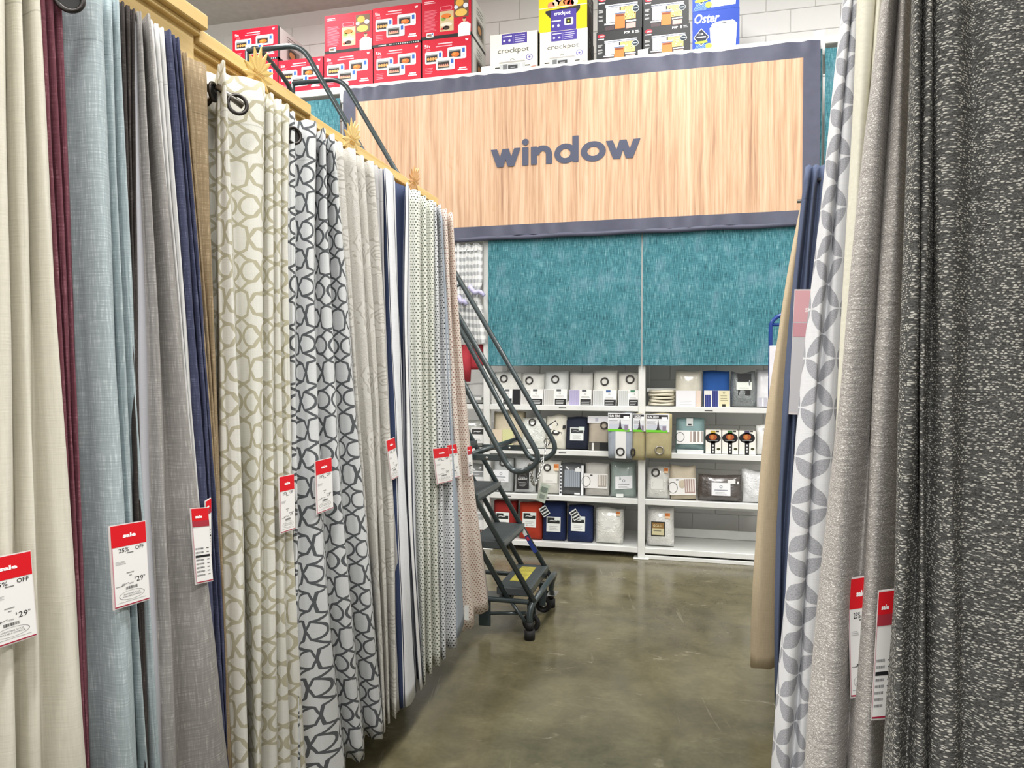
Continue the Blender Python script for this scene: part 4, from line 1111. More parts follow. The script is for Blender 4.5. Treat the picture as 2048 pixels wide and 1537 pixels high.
# starbursts
def starburst(px, py, r, X, lab, colr, n=15):
    c = onX(px, py, X); rnd = random.Random(int(px))
    mb = MB(); vs = []
    for i in range(2 * n):
        a = PI * i / n; q = r * (0.64 if i % 2 else 0.92 + 0.22 * rnd.random())
        vs.append((c[0] + 0.25 * q * math.sin(a), c[1] + q * math.cos(a), c[2] + q * math.sin(a)))
    bk = [(v[0] - 0.004, v[1], v[2]) for v in vs]; m = 2 * n
    mb.add(vs + [(c[0] + 0.002, c[1], c[2])], [(i, (i + 1) % m, m) for i in range(m)])
    mb.add(bk + [(c[0] - 0.004, c[1], c[2])], [((i + 1) % m, i, m) for i in range(m)])
    mb.add(vs + bk, [(i, m + i, m + (i + 1) % m, (i + 1) % m) for i in range(m)])
    t = thing('starburst_sign', lab, 'sign', c, 'starburst signs on the header')
    part('card', mb, plain('starburst_' + colr.lstrip('#'), colr, 0.5), t)
    P = Print(); P.text('Blackout', -r * 0.4, -r * 0.02, r * 0.17, '#b5822c', 1, 0.0, 0.0, r * 0.8); P.lines(-r * 0.3, r * 0.3, [-r * 0.16, -r * 0.28], r * 0.05, '#c9963c', 1)
    P.build('small_print', t, (0.004, 0, 0), U=(0, 1, 0), V=(0.24, 0, 0.97), N=(1, 0, 0))
starburst(516, 150, 0.068, -1.205, 'largest golden starburst card, nearest on the pine header', '#efcb7c')
starburst(705, 279, 0.066, -1.215, 'golden starburst card on the pine header above the grey trellis curtain', '#f0d08a')
starburst(829, 362, 0.060, -1.215, 'orange tinged starburst card farthest along the pine header', '#e6b27a')

# ------------------------------------------------------------------ curtains
def catmull(A, sub):
    A = np.array(A, float); n = len(A); out = []
    for i in range(n - 1):
        p0, p1, p2, p3 = A[max(i - 1, 0)], A[i], A[i + 1], A[min(i + 2, n - 1)]
        for t in np.linspace(0, 1, sub, endpoint=False):
            out.append(0.5 * ((2 * p1) + (-p0 + p2) * t + (2 * p0 - 5 * p1 + 4 * p2 - p3) * t * t + (-p0 + 3 * p1 - 3 * p2 + p3) * t ** 3))
    out.append(A[-1]); return np.array(out)

def curtain(name, label, cols, mat, side=-1, xt=-1.2, xb=-1.12, zt=2.29, zb=0.16, sub=6, rows=36, group=None, seed=0, thick=0.0035, top_wave=0.0015, Y=None, edges=False):
    rnd = random.Random(seed); ph = rnd.random() * 6
    hs = [zt, 1.5, zb]; pts = []
    if edges: hs = [1.5 + 738 / 1430 * Y, 1.5, 1.5 - 799 / 1430 * Y]
    for ci, c in enumerate(cols):
        row = []
        for k, z in enumerate(hs):
            f = (zt - z) / (zt - zb)
            if Y is not None:
                yy = Y - c[3]; row.append((xatY(c[k], yy, z), yy)); continue
            o = c[3] * (1.0 + 0.25 * f) if abs(c[3]) < 0.045 else c[3]
            X = xt + (xb - xt) * f + (-side) * o
            row.append((X, yat(c[k], X, z)))
        pts.append(sum(row, ()))
    A = catmull(pts, sub)
    n = len(A)
    mid = A[:, 2:4]; al = np.concatenate([[0], np.cumsum(np.linalg.norm(np.diff(mid, axis=0), axis=1))])
    if len(cols[0]) > 4:
        ku = catmull([[c[4], 0] for c in cols], sub)[:, 0]; al = np.interp(np.arange(n), np.arange(n), ku)
    vs, uv = [], []
    for j in range(rows + 1):
        t = j / rows; z = zt + (zb - zt) * t
        l0 = (z - hs[1]) * (z - hs[2]) / ((hs[0] - hs[1]) * (hs[0] - hs[2]))
        l1 = (z - hs[0]) * (z - hs[2]) / ((hs[1] - hs[0]) * (hs[1] - hs[2]))
        l2 = (z - hs[0]) * (z - hs[1]) / ((hs[2] - hs[0]) * (hs[2] - hs[1]))
        Q = A[:, 0:2] * l0 + A[:, 2:4] * l1 + A[:, 4:6] * l2
        for i in range(n):
            w = 0.003 * math.sin(z * 7 + i * 0.35 + ph) * math.sin(t * PI)
            zz = z + (top_wave * math.sin(i * 0.52 + ph) if j == 0 else 0) + (0.003 * math.sin(i * 0.5 + ph) if j == rows else 0)
            vs.append((Q[i, 0] + w, Q[i, 1], zz)); uv.append((al[i], z - zt))
    fs = []
    for j in range(rows):
        for i in range(n - 1):
            a = j * n + i
            f = (a, a + n, a + n + 1, a + 1)
            fs.append(f if side < 0 else f[::-1])
    mb = MB(); mb.add(vs, fs, 0, True); mb.uv = uv
    c0 = np.mean(np.array(vs), axis=0)
    t = thing(name, label, 'curtain', (c0[0], c0[1], zb), group)
    o = part('cloth', mb, mat, t)
    so = o.modifiers.new('thickness', 'SOLIDIFY'); so.thickness = thick; so.offset = 0.0
    return t

def pleats(bounds, lead=(), k=0.42, amax=0.038):
    """fold edges (top, middle, bottom) to columns: each fold swells out towards its far edge, then turns back"""
    cols = list(lead)
    if not lead:
        b = bounds[0]; cols.append((b[0] + 1, b[1] + 1, b[2] + 1, -0.05))
    for b0, b1 in zip(bounds[:-1], bounds[1:]):
        pm = (b0[1] + b1[1]) / 2
        ang = math.atan((CX - pm) / F) + TH
        dep = 1.16 / math.tan(ang) * math.cos(TH) + 1.16 * math.sin(TH)
        a = min(amax, max(0.007, k * (b1[1] - b0[1]) / F * dep))
        for t, o in ((0.02, -1.0), (0.30, -0.45), (0.62, 0.45), (0.88, 0.95), (1.0, 0.80)):
            cols.append(tuple(p + (q - p) * t for p, q in zip(b0, b1)) + (a * o,))
    b = bounds[-1]
    cols.append((b[0] + 0.5, b[1] + 0.5, b[2] + 0.5, -0.02)); cols.append((b[0] - 1, b[1] - 1, b[2] - 1, -0.05))
    return cols

def grommet(t, px, py, X, R, nrm=(1, -1.0, 0), hole=True):
    c = onX(px, py, X)
    g = part('grommet', MB().torus(c, nrm, R, R * 0.22, 26, 8), M_GROM, t)
    if hole:
        n = np.array(nrm, float); n /= np.linalg.norm(n); a = np.cross(n, (0, 0, 1.0)); b = np.array([0, 0, 1.0])
        part('grommet_hole_shade', MB().add([c - n * 0.001 + R * (math.cos(q) * a + math.sin(q) * b) for q in np.linspace(0, 2 * PI, 24, endpoint=False)], [tuple(range(24))]), M_BLACK, g)  # flat black disc painted in for the shade inside the ring

FAB = {}
c_cream = curtain('linen_curtain', 'cream linen curtain at the left edge of the picture', pleats([(-190, -200, -215), (-70, -66, -70), (3, 18, 36), (38, 60, 92), (72, 118, 215)]), fabric('cream_linen', '#d2cec0', 0.16), seed=1)
c_burg = curtain('linen_curtain', 'burgundy linen curtain between the cream and light blue curtains', pleats([(60, 102, 174), (82, 124, 184), (100, 137, 190), (118, 148, 196)]), fabric('burgundy_linen', '#6f424c', 0.34, light='#966a73'), seed=2)
c_blue = curtain('linen_curtain', 'light blue linen curtain with a wide flat front', pleats([(116, 146, 200), (201, 231, 302), (221, 248, 324), (236, 270, 347)]), fabric('light_blue_linen', '#a3b0b4', 0.42, light='#ccd6d8'), seed=3)
grommet(c_blue, 138, -3, -1.165, 0.023)
c_char = curtain('linen_curtain', 'charcoal linen curtain squeezed beside the light blue curtain', pleats([(233, 258, 300), (247, 266, 306), (258, 270, 310), (269, 274, 314)]), fabric('charcoal_linen', '#3d3836', 0.4, light='#5c5653'), seed=4)
curtain('curtain_lining', 'narrow pale grey lining showing between light blue and grey linen curtains', [(262, 266, 325, -.03), (264, 272, 332, -.005), (270, 285, 342, .0), (276, 298, 352, -.02)], fabric('pale_lining', '#b5b6bd', 0.05, hem=False), seed=5, zt=2.27)
c_grey = curtain('linen_curtain', 'grey linen curtain flaring wide at its foot', pleats([(267, 292, 322), (281, 318, 362), (299, 366, 486)]), fabric('grey_linen', '#95928f', 0.42, light='#bbb8b5'), seed=6)
c_white = curtain('linen_curtain', 'plain white curtain between the grey linen and navy curtains', pleats([(290, 349, 440), (304, 361, 449), (315, 368, 455), (326, 376, 460)]), fabric('white_linen', '#d4d4d3', 0.10), seed=7)
c_navy = curtain('linen_curtain', 'navy linen curtain with two visible folds', pleats([(321, 366, 436), (341, 394, 452), (348, 404, 461), (357, 412, 468)]), fabric('navy_linen', '#444860', 0.42, light='#6b7089'), seed=8)
c_tan = curtain('linen_curtain', 'tan brown linen curtain beside the navy curtain', pleats([(352, 408, 464), (361, 413, 467), (372, 419, 469), (411, 428, 474)]), fabric('tan_linen', '#8d7c62', 0.44, light='#b3a286'), seed=9, zt=2.265)
c_tb = curtain('trellis_curtain', 'white curtain with beige trellis print and one large grommet', pleats([(436, 438, 470), (449, 473, 500), (528, 523, 520), (546, 545, 558), (562, 561, 586), (577, 577, 615)], lead=[(404, 418, 460, -0.075), (416, 424, 463, -0.07), (433, 435, 468, -0.06)]),
               fabric('beige_trellis_linen', '#dcdbd3', 0.10, pattern=trellis('#d3d2ca', '#aea993', 0.0039, 0.9)), seed=10, zt=2.30)
grommet(c_tb, 475, 209, -1.165, 0.024, (1, -0.9, 0), hole=False)
grommet(c_tb, 427, 184, -1.225, 0.022, (1, 0.2, 0), hole=True)
c_tg = curtain('trellis_curtain', 'white curtain with dark grey trellis print beside the beige trellis one', pleats([(574, 577, 594), (589, 590, 602), (632, 631, 690), (650, 667, 728), (668, 704, 766)]),
               fabric('grey_trellis_linen', '#d2d4d5', 0.10, pattern=trellis('#cdcfd0', '#585b5e', 0.0035, 0.85)), seed=11)
grommet(c_tg, 587, 271, -1.19, 0.024, (1, -0.6, 0))
c_da = curtain('damask_curtain', 'pale grey scroll print curtain beside the dark grey trellis curtain', pleats([(664, 701, 752), (684, 712, 760), (710, 737, 770), (727, 752, 779), (746, 773, 792)]), fabric('scroll_linen', '#d0cdc7', 0.10, pattern=damask('#cbc9c3', '#a8a49c')), seed=12)
c_sg = curtain('linen_curtain', 'plain light grey curtain beside the navy striped curtain', pleats([(742, 764, 784), (755, 769, 798), (766, 773, 819)]), fabric('light_grey_linen', '#a8a7a8', 0.10), seed=13)
c_st = curtain('striped_curtain', 'white curtain with navy stripes and dark edge lines', [(762, 770, 792, -.03, -.02), (764, 771, 793, -.015, 0), (768, 785, 807, .015, .2), (778, 793, 820, .025, .33), (786, 800, 832, .01, .45), (789, 802, 834, -.02, .5), (800, 804, 836, -.02, .63), (811, 806, 838, -.01, .75), (814, 813, 842, .022, .86), (819, 821, 849, -.015, 1.0), (818, 820, 848, -.06, 1.02)], mat_stripes(), seed=14)
c_gd = curtain('dotted_curtain', 'white curtain with small green dots beside the striped curtain', pleats([(814, 820, 838), (840, 842, 851), (852, 855, 864), (866, 869, 880)]), fabric('green_dot_cotton', '#d9d9d1', 0.08, pattern=dots('#cfd0c7', '#4f5a50')), seed=15)
c_bd = curtain('dotted_curtain', 'white curtain with small black dots behind the pair of sale tags', pleats([(863, 866, 877), (872, 880, 891), (881, 898, 914)]), fabric('black_dot_cotton', '#d3d5d8', 0.08, pattern=dots('#cbcdcf', '#2c2f34')), seed=16)
c_gb = curtain('linen_curtain', 'narrow blue grey curtain between the black dotted and pink dotted curtains', [(877, 890, 906, -.045), (880, 894, 911, .01), (882, 898, 918, .02), (884, 901, 928, -.01)], fabric('blue_grey_cotton', '#9aa3ad', 0.06), seed=17, zt=2.25, zb=0.20)
part('care_tag', MB().box((-0.0, -0.002, -0.035), (0.022, 0.0, 0.035)).add([], []), M_WHITE, c_gb, True).location = tuple(onX(929, 1226, -1.06) - np.array(c_gb.location))
c_pd = curtain('dotted_curtain', 'white curtain with small pinkish brown dots at the far end of the left row', pleats([(880, 893, 923), (893, 908, 948), (905, 925, 977)]), fabric('pink_dot_cotton', '#dcd2c8', 0.08, pattern=dots('#d4cac0', '#8f685c')), seed=18)

# right row: panels on arms that stand out from the rack ------------
NEAR = dict(side=1, edges=True, zt=2.29, zb=0.16, rows=44)
r_tan = curtain('linen_curtain', 'tan linen curtain at the far end of the right row', [(1607, 1548, 1503, -.02), (1607, 1546, 1502, .0), (1610, 1555, 1515, .02), (1613, 1566, 1534, .012), (1617, 1576, 1547, -.01), (1621, 1583, 1556, -.05)], fabric('sand_linen', '#c4b397', 0.24, hem=False), seed=21, zt=2.27, side=1, Y=3.36)
r_navy = curtain('linen_curtain', 'navy curtain in the right row beside the tan linen one', [(1611, 1572, 1550, -.05), (1612, 1573, 1550, -.01), (1618, 1580, 1554, .025), (1625, 1588, 1558, -.012), (1632, 1597, 1563, .022), (1640, 1606, 1568, -.012), (1650, 1618, 1577, .015), (1664, 1632, 1590, -.04)], fabric('navy_cotton', '#566079', 0.25), seed=22, side=1, Y=3.0)
r_leaf = curtain('leaf_print_curtain', 'white curtain with grey four petal print in the right row', [(1698, 1611, 1546, -.05), (1696, 1609, 1544, -.01), (1703, 1622, 1555, .012), (1708, 1634, 1570, .016), (1712, 1642, 1582, -.008), (1716, 1652, 1592, .012), (1722, 1668, 1605, .014), (1732, 1690, 1620, .0), (1740, 1700, 1628, -.05)], fabric('petal_print_linen', '#d9dade', 0.08, pattern=petals('#e0e1e4', '#9a9ca4', 0.068)), seed=23, Y=1.50, **NEAR)
r_cream = curtain('textured_curtain', 'cream textured curtain narrowing behind the grey woven one', [(1721, 1684, 1630, -.05), (1718, 1682, 1628, -.01), (1734, 1690, 1632, .01), (1751, 1696, 1636, .008), (1756, 1700, 1640, -.012), (1767, 1704, 1644, .014), (1784, 1712, 1650, -.02)], fabric('cream_basketweave', '#e2dfcf', 0.12, fu=160, fv=90), seed=24, Y=1.38, **NEAR)
M_TWL = tweed('grey_tweed', '#8a8683', '#c8c3be', '#f0ece7', 330.0, 520.0, 0.34, (0.4, 0.55), (560.0, 700.0))
r_grey = curtain('woven_curtain', 'grey brown woven curtain with two broad folds and sale tags', [(1778, 1688, 1616, -.06), (1775, 1684, 1611, -.01), (1781, 1698, 1632, .022), (1792, 1722, 1668, .018), (1802, 1745, 1694, -.022), (1807, 1755, 1704, .012), (1814, 1774, 1730, .022), (1822, 1798, 1758, -.006), (1828, 1812, 1776, -.04), (1834, 1818, 1784, -.08)], M_TWL, seed=25, Y=1.18, **NEAR)
M_TWD = tweed('charcoal_tweed', '#343433', '#6a6a68', '#c6c4bc', 185.0, 360.0, 0.34, (0.28, 0.42))
r_char = curtain('woven_curtain', 'charcoal tweed curtain filling the right edge of the picture', [(1828, 1808, 1770, -.06), (1825, 1806, 1768, -.02), (1835, 1822, 1788, .016), (1847, 1837, 1814, -.012), (1857, 1849, 1832, .014), (1867, 1860, 1854, -.014), (1882, 1878, 1874, .010), (1912, 1906, 1900, .018), (1946, 1936, 1926, -.004), (1990, 1985, 1980, .012), (2060, 2060, 2060, .016), (2130, 2130, 2130, -.01), (2190, 2190, 2190, .012)], M_TWD, seed=26, Y=0.98, **NEAR)
rr = thing('right_display_rack', 'pine display rack behind the right row of curtains', 'display rack', (0.62, 2.0, 0))
part('back_panel', MB().box((0.66, 1.9, 0.02), (0.70, 3.46, 2.33)), plain('rack_back', '#6d675c', 0.8), rr)
part('back_panel', MB().box((0.52, -0.3, 0.02), (0.56, 1.86, 2.33)), plain('rack_back', '#6d675c', 0.8), rr)
part('base', MB().bbox((0.66, 1.9, 0.0), (0.84, 3.46, 0.10), 0.004), M_BLACK, rr)
part('base', MB().bbox((0.52, -0.3, 0.0), (0.84, 1.86, 0.10), 0.004), M_BLACK, rr)
part('header_board', MB().bbox((0.60, 1.9, 2.33), (0.70, 3.46, 2.37), 0.003).bbox((0.63, 1.9, 2.10), (0.66, 3.46, 2.33), 0.003), M_PINE, rr)
part('header_board', MB().bbox((0.50, -0.3, 2.33), (0.58, 1.86, 2.40), 0.003), M_PINE, rr)
for y, x0, x1, lab in ((3.36, 0.44, 0.66, 'nickel arm carrying the tan curtain of the right row'), (3.0, 0.45, 0.66, 'nickel arm carrying the navy curtain of the right row'),
                       (1.5, 0.30, 0.52, 'nickel arm carrying the four petal print curtain'), (1.38, 0.30, 0.52, 'nickel arm carrying the cream textured curtain'),
                       (1.18, 0.28, 0.52, 'nickel arm carrying the grey brown woven curtain'), (0.98, 0.24, 0.52, 'nickel arm carrying the charcoal tweed curtain')):
    solo('curtain_rod', MB().cyl((x0, y, 2.235), (x1, y, 2.235), 0.008), M_NICKEL, lab, 'curtain rod', ((x0 + x1) / 2, y, 2.235))

# ------------------------------------------------------------------ sale tags
M_SLEEVE = plain('clear_sleeve', '#e6dedd', 0.15, coat=0.8)
RD = '#d8101f'
def sale_tag(label, tl, tr, bl, X=None, price='29', pale=False, kind=0, redh=0.27, Y=None):
    if Y is not None: A, B, Cc = onY(*tl, Y), onY(*tr, Y), onY(*bl, Y)
    else:
        def at(p):
            x = -1.12
            for _ in range(4): x = -1.2 + 0.08 * (2.29 - onX(p[0], p[1], x)[2]) / 2.13 + X
            return onX(p[0], p[1], x)
        A, B, Cc = at(tl), at(tr), at(bl)
    U, V = B - A, A - Cc
    w, h = np.linalg.norm(U), np.linalg.norm(V)
    U /= w; V /= h
    N = np.cross(U, V); N /= np.linalg.norm(N)
    if np.dot(N, CAM - A) < 0: N = -N
    t = thing('sale_tag', label, 'sale tag', Cc + U * w / 2, 'sale tags on the curtains')
    c = [Cc, Cc + U * w, Cc + U * w + V * h, Cc + V * h]; bk = [q - N * 0.003 for q in c]
    part('sleeve', MB().add(c + bk, [(0, 1, 2, 3), (7, 6, 5, 4), (0, 4, 5, 1), (1, 5, 6, 2), (2, 6, 7, 3), (3, 7, 4, 0)]), M_SLEEVE, t)
    P = Print(); P.STEP = 0.0004
    red = '#d9a6ae' if pale else RD; paper = '#c9c8cd' if pale else '#ecebe9'
    P.rect(w * 0.02, h * 0.015, w * 0.98, h * 0.99, paper, 1)
    P.rect(w * 0.02, h * (1 - redh), w * 0.98, h * 0.99, red, 2)
    if not pale: P.rect(w * 0.02, 0.015 * h, w * 0.98, h * 0.028, '#a5203c', 2).rect(w * 0.02, 0.015 * h, w * 0.045, h * (1 - redh), '#c98a94', 2)
    if kind == 0:
        P.text('sale', w * 0.33, h * (1 - redh * 0.62), h * 0.05, '#ffffff' if not pale else '#f0dadd', 3, 0.045, 0.0, w * 0.36)
        P.text('25%', w * 0.20, h * 0.66, h * 0.05, '#2a2a2c', 2, 0.005, 0.0, w * 0.28).text('OFF', w * 0.66, h * 0.665, h * 0.05, '#2a2a2c', 2, 0.005, 0.0, w * 0.24)
        P.rect(w * 0.42, h * 0.64, w * 0.6, h * 0.65, '#6a6a6a', 2)
        P.lines(w * 0.10, w * 0.4, [h * 0.535, h * 0.55, h * 0.52], h * 0.006, '#b5b5b5', 2)
        P.rect(w * 0.38, h * 0.40, w * 0.58, h * 0.41, '#8a8a8a', 2).rect(w * 0.45, h * 0.365, w * 0.52, h * 0.375, '#8a8a8a', 2)
        P.text(price, w * 0.64, h * 0.275, h * 0.062, '#1f1f22', 2, 0.0, 0.05, w * 0.19).text('$', w * 0.59, h * 0.31, h * 0.03, '#2a2a2c', 2).text('99', w * 0.84, h * 0.315, h * 0.022, '#3a3a3c', 2)
        P.text('39', w * 0.24, h * 0.255, h * 0.03, '#3a3a3c', 2, 0.0, 0.2).poly([(w * 0.2, h * 0.255), (w * 0.42, h * 0.285), (w * 0.42, h * 0.29), (w * 0.2, h * 0.26)], '#2a2a2a', 3)
        P.rect(w * 0.08, h * 0.255, w * 0.2, h * 0.262, '#8a8a8a', 2).text('NOW', w * 0.43, h * 0.262, h * 0.02, '#5a5a5c', 2)
        P.barcode(w * 0.34, h * 0.205, w * 0.66, h * 0.24)
        P.ring(w * 0.5, h * 0.135, w * 0.35, h * 0.055, w * 0.338, h * 0.052, '#5a5a5c', 2, 36)
        P.text('ADDITIONAL STYLES', w * 0.27, h * 0.142, h * 0.017, '#6a6a6c', 2, 0.0, 0.0, w * 0.46).text('AVAILABLE ON RACK', w * 0.24, h * 0.115, h * 0.017, '#6a6a6c', 2, 0.0, 0.0, w * 0.52)
        P.rect(w * 0.10, h * 0.062, w * 0.88, h * 0.066, '#8a8a8a', 2)
    elif kind == 2:
        P.text('s', w * 0.62, h * (1 - redh * 0.7), h * 0.035, '#f2e2e4', 3, 0.03); P.rect(w * 0.02, h * (1 - redh * 1.45), w * 0.98, h * (1 - redh * 1.03), '#cf98a2', 3)
    else:
        P.text('sale', w * 0.2, h * (1 - redh * 0.55), h * 0.04, '#ffffff', 3, 0.045, 0.0, w * 0.4)
        P.rect(w * 0.02, h * (1 - redh), w * 0.98, h * (1 - redh * 0.68), '#a8303e', 3)
        for i, k in enumerate((0.10, 0.15, 0.20, 0.25, 0.30, 0.40, 0.45)):
            P.barcode(w * 0.10, h * k, w * 0.55, h * (k + 0.022), '#55565a').rect(w * 0.72, h * (k + 0.006), w * 0.86, h * (k + 0.016), '#3a3a3a', 2)
        P.rect(w * 0.08, h * 0.345, w * 0.9, h * 0.375, '#1c1c1e', 2)
    P.build('sale_print', t, Cc, U, V, N, local=False)
    return t
XT = 0.036
sale_tag('red and white sale tag on the cream curtain, cut by the left edge', (-42, 1122), (62, 1101), (-27, 1306), 0.052)
sale_tag('red and white sale tag on the light blue curtain, 25% off', (218, 1053), (291, 1041), (228, 1222), 0.050)
sale_tag('sale tag with a column of barcodes at the edge of the grey linen curtain', (381, 1017), (416, 1015), (392, 1170), XT + 0.004, kind=1, redh=0.25)
sale_tag('sale tag seen almost edge on behind the barcode tag by the navy curtain', (411, 1003), (422, 996), (412, 1120), XT - 0.008, kind=1, redh=0.25)
sale_tag('sale tag on the beige trellis curtain at its right edge', (558, 954), (588, 948), (561, 1069), XT)
sale_tag('sale tag on the dark grey trellis curtain', (630, 923), (663, 915), (634, 1030), 0.046)
sale_tag('narrow sale tag against the navy stripe', (772, 882), (789, 875), (783, 962), XT - 0.01)
sale_tag('sale tag on the black dotted curtain, left of the pair', (865, 898), (897, 895), (874, 970), XT, price='30')
sale_tag('sale tag on the pink dotted curtain, right of the pair', (893, 891), (913, 888), (901, 960), XT - 0.01, price='30')
sale_tag('small far sale tag beyond the pink dotted curtain', (934, 894), (943, 892), (938, 955), XT - 0.01, kind=1)
sale_tag('sale tag in the middle fold of the grey brown woven curtain', (1695, 1158), (1745, 1150), (1701, 1398), Y=1.178, redh=0.26)
sale_tag('sale tag tucked between the grey brown and charcoal tweed curtains', (1757, 1183), (1795, 1178), (1742, 1442), Y=1.135, kind=1, redh=0.27)
sale_tag('pale faded sale tag hanging on the navy curtain of the right row', (1589, 579), (1626, 579), (1577, 829), Y=2.955, pale=True, kind=2, redh=0.26)

# ------------------------------------------------------------------ blue handle and white sign behind the tan curtain
hx = onY(1541, 690, 4.6); hz = onY(1541, 632, 4.6)[2]
sg = thing('blue_sign_stand', 'blue tube stand holding a white board behind tan curtain', 'sign stand', (hx[0] + 0.1, 4.6, 0))
part('tube_frame', MB().tube([(hx[0], 4.6, 0.02), (hx[0], 4.6, hz - 0.04), (hx[0] + 0.05, 4.6, hz + 0.005), (hx[0] + 0.20, 4.6, hz + 0.005), (hx[0] + 0.20, 4.6, 0.02)], 0.012, 10, 0.05)
     .tube([(hx[0], 4.6, hz - 0.055), (hx[0] + 0.2, 4.6, hz - 0.055)], 0.010, 8), plain('blue_enamel', '#173a86', 0.3), sg)
part('board', MB().bbox((hx[0] - 0.008, 4.58, 1.26), (hx[0] + 0.21, 4.586, onY(1541, 692, 4.6)[2]), 0.002), plain('white_board', '#dcd9e0', 0.5), sg)
part('base', MB().bbox((hx[0] - 0.02, 4.45, 0.0), (hx[0] + 0.22, 4.75, 0.02), 0.003), plain('blue_enamel', '#173a86', 0.3), sg)

# ------------------------------------------------------------------ rolling ladder
YN, YF = 3.86, 4.37
lad = thing('rolling_ladder', 'tall dark grey steel rolling ladder with looped handrails and a chain', 'ladder', (-1.5, (YN + YF) / 2, 0))
SL = 1.655
def lx(z, x0=-0.864, z0=0.221): return x0 - (z - z0) / SL
ZP = 2.33
for Y in (YN + 0.012, YF - 0.012):
    part('stringer', MB().tube([(lx(0.20), Y, 0.20), (lx(ZP), Y, ZP)], 0.0155, 12), M_STEEL, lad)
    part('rear_stringer', MB().tube([(lx(0.20) - 0.147, Y, 0.20), (lx(ZP) - 0.147, Y, ZP)], 0.0155, 12), M_STEEL, lad)
for k in range(8):
    z = 0.272 + 0.2573 * k; x = lx(z) - 0.008
    s = part('step', MB().bbox((x - 0.165, YN + 0.005, z - 0.045), (x + 0.035, YF - 0.005, z), 0.005), M_TREAD, lad)
    if k == 0:
        mb = MB().box((x - 0.12, YN + 0.13, z + 0.0002), (x - 0.03, YF - 0.07, z + 0.0012))
        part('warning_sticker', mb, plain('yellow_sticker', '#b7ad45', 0.5, var=0.35, bumpy=0.0), s, label='worn yellow warning sticker')
    part('tread_edge', MB().bbox((x + 0.030, YN + 0.004, z - 0.030), (x + 0.037, YF - 0.004, z + 0.003), 0.002), M_STEEL, s)
part('platform', MB().bbox((-2.66, YN, ZP - 0.05), (lx(ZP) + 0.02, YF, ZP), 0.005), M_TREAD, lad)
def py_(pts, Y): return [onY(px, py, Y) for px, py in pts]
near = py_([(929, 764)], YN)[0]
def rail(Y, loop_pts, up_pts, low_x):
    pts = up_pts + loop_pts
    return MB().tube(pts, 0.0155, 12, 0.09)
# near side: top guard, long sloping rail, loop, lower rail back up the slope
ztop = 3.432
for Y in (YN, YF):
    pts = [(-2.635, Y, ztop), (-2.27, Y, ztop), (-0.80, Y, 0.985), (-0.97, Y, 0.90), (-1.93, Y, 2.62), (-2.00, Y, 2.10)]
    part('handrail', MB().tube(pts, 0.0160, 12, 0.10), M_STEEL, lad)
    part('rear_post', MB().tube([(-2.635, Y, ztop), (-2.635, Y, 0.05)], 0.0155, 12), M_STEEL, lad)
    part('mid_guard', MB().tube([(-2.635, Y, ZP + 0.55), (-2.25, Y, ZP + 0.55)], 0.012, 10), M_STEEL, lad)
    part('rail_brace', MB().bbox((-1.30, Y - 0.006, 0.985), (-1.03, Y + 0.006, 1.02), 0.002), M_STEEL, lad)
    part('bolt', MB().cyl((-1.12, Y - 0.012, 1.0), (-1.12, Y + 0.012, 1.0), 0.008, 10), M_CHROME, lad)
    x1 = -1.44
    part('baluster', MB().tube([(x1, Y, 0.985 + (-0.80 - x1) * SL * 1.0 + 0.0), (x1 - 0.16, Y, 0.985 + (-0.80 - x1) * SL - 0.06)], 0.011, 8), M_STEEL, lad)
part('rear_guard', MB().tube([(-2.635, YN, ztop - 0.01), (-2.62, YN + 0.05, ztop + 0.05), (-2.60, YN + 0.14, ztop + 0.03), (-2.63, YF - 0.14, ztop + 0.0), (-2.635, YF - 0.03, ztop - 0.04), (-2.635, YF, ztop - 0.16)], 0.0155, 12, 0.06), M_STEEL, lad)
part('bracket_arm', MB().tube([onY(945, 908, YN), onY(1032, 880, YF)], 0.016, 4), M_STEEL, lad)
# base
part('base_rail', MB().tube([(-2.62, YN, 0.20), (-0.88, YN, 0.20)], 0.014, 10), M_STEEL, lad)
part('base_rail', MB().tube([(-2.62, YF, 0.20), (-0.88, YF, 0.20)], 0.014, 10), M_STEEL, lad)
part('cross_bar', MB().tube([(-1.10, YN, 0.12), (-0.90, YN + 0.02, 0.13)], 0.010, 8).tube([(-1.3, YN + 0.02, 0.12), (-1.0, YF, 0.12)], 0.010, 8), M_STEEL, lad)
part('front_arch', MB().tube([(-0.870, YN - 0.02, 0.055), (-0.872, YN - 0.02, 0.17), (-0.83, YN + 0.08, 0.235), (-0.80, YN + 0.28, 0.275), (-0.82, YF - 0.04, 0.235), (-0.855, YF + 0.02, 0.15), (-0.862, YF + 0.03, 0.055)], 0.017, 12, 0.05), M_STEEL, lad)
part('brace', MB().tube([(-0.985, YN, 0.20), (-0.885, YN - 0.01, 0.075)], 0.010, 8), M_STEEL, lad)
part('brace', MB().tube([(-0.99, YF, 0.20), (-0.88, YF + 0.02, 0.09)], 0.010, 8), M_STEEL, lad)
for (x, y) in ((-0.870, YN - 0.02), (-0.862, YF + 0.03)):
    part('rubber_foot', MB().cyl((x, y, 0.0), (x, y, 0.052), 0.030, 18).cyl((x, y, 0.052), (x, y, 0.095), 0.021, 16), M_RUBBER, lad)
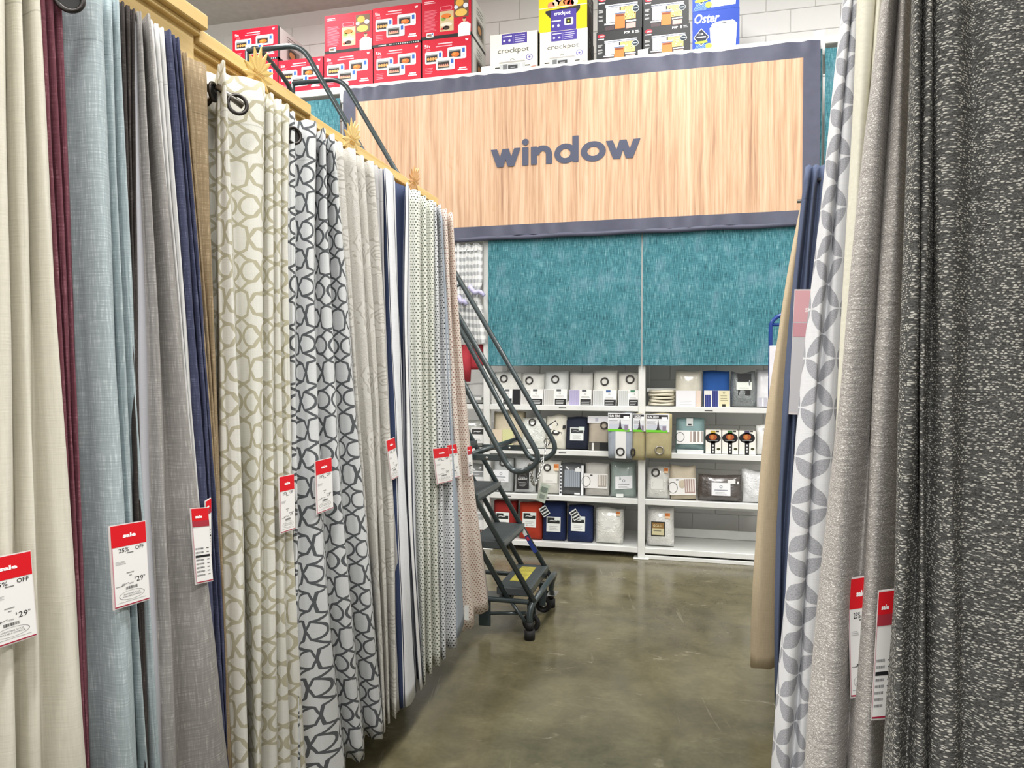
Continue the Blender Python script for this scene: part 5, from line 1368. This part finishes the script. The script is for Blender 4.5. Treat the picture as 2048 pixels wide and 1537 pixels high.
for y in (YN + 0.09, YF - 0.09):
    w = part('caster_wheel', MB().torus((-0.885, y, 0.054), (0, 1, 0), 0.038, 0.015, 24, 8), M_RUBBER, lad)
    part('wheel_hub', MB().cyl((-0.885, y - 0.010, 0.054), (-0.885, y + 0.010, 0.054), 0.028, 18), M_CHROME, w)
    part('wheel_fork', MB().bbox((-0.905, y - 0.024, 0.05), (-0.865, y - 0.018, 0.17), 0.002).bbox((-0.905, y + 0.018, 0.05), (-0.865, y + 0.024, 0.17), 0.002).box((-0.905, y - 0.024, 0.165), (-0.865, y + 0.024, 0.19)), M_STEEL, w)
part('pedal_plate', MB().bbox((-1.17, YN - 0.006, 0.045), (-1.10, YN + 0.004, 0.195), 0.003).box((-1.17, YN, 0.19), (-0.99, YN + 0.1, 0.215)), M_STEEL, lad)
part('pedal', MB().bbox((-0.86, YF - 0.12, 0.115), (-0.80, YF - 0.02, 0.121), 0.003), M_CHROME, lad)
part('rear_leg', MB().cyl((-2.635, YN, 0.0), (-2.635, YN, 0.06), 0.03, 16).cyl((-2.635, YF, 0.0), (-2.635, YF, 0.06), 0.03, 16), M_RUBBER, lad)
P = Print(); P.rect(0, -0.012, 0.05, 0.012, '#e4e4e6', 0).rect(0.055, -0.013, 0.17, 0.013, '#2a3f8c', 0).rect(0.06, -0.008, 0.085, 0.008, '#b8313f', 1).text('LAPA', 0.09, -0.007, 0.013, '#e6e8f0', 1, 0.02)
zz = 0.50
P.p = P.p[:3]
P.build('maker_sticker', lad, (lx(zz), YF - 0.030, zz), U=(0.517, 0, -0.856), V=(0.856, 0, 0.517), local=False, label='blue and white sticker on the far stringer')
# chain across the entry
ca, cb = onY(1094, 884, YF), onY(1062, 935, YN)
links = []
n = 26; ch = MB()
mid = onY(1072, 966, (YN + YF) / 2)
for i in range(n):
    t = (i + 0.5) / n
    p = (1 - t) ** 2 * ca + 2 * t * (1 - t) * (2 * mid - (ca + cb) / 2) + t * t * cb
    t2 = t + 0.01
    p2 = (1 - t2) ** 2 * ca + 2 * t2 * (1 - t2) * (2 * mid - (ca + cb) / 2) + t2 * t2 * cb
    d = (p2 - p); d /= np.linalg.norm(d)
    s = np.cross(d, (1.0, 0, 0)) if i % 2 else np.cross(d, np.cross(d, (1.0, 0, 0))); s /= np.linalg.norm(s)
    ch.tube([p + 0.017 * math.cos(a) * d + 0.008 * math.sin(a) * s for a in np.linspace(0, 2 * PI, 8, endpoint=False)], 0.0028, 5, closed=True)
o = part('chain', ch, M_CHROME, lad); o['kind'] = 'stuff'
part('chain_ring', MB().torus(ca, (0.3, 1, 0), 0.02, 0.004, 16, 6).torus(cb, (0.3, 1, 0), 0.02, 0.004, 16, 6), M_CHROME, lad)
tg = mid + np.array([0.04, 0.02, -0.06])
P = Print(); P.rect(-0.028, -0.06, 0.028, 0.055, '#c3cfc0', 0).rect(-0.020, 0.0, 0.02, 0.035, '#7d8a80', 1).rect(-0.016, -0.04, 0.016, -0.012, '#94a096', 1)
P.build('chain_tag', lad, tg, U=(0.92, 0, -0.3), V=(0.3, 0, 0.92), local=False, label='pale green tag hanging from the chain')
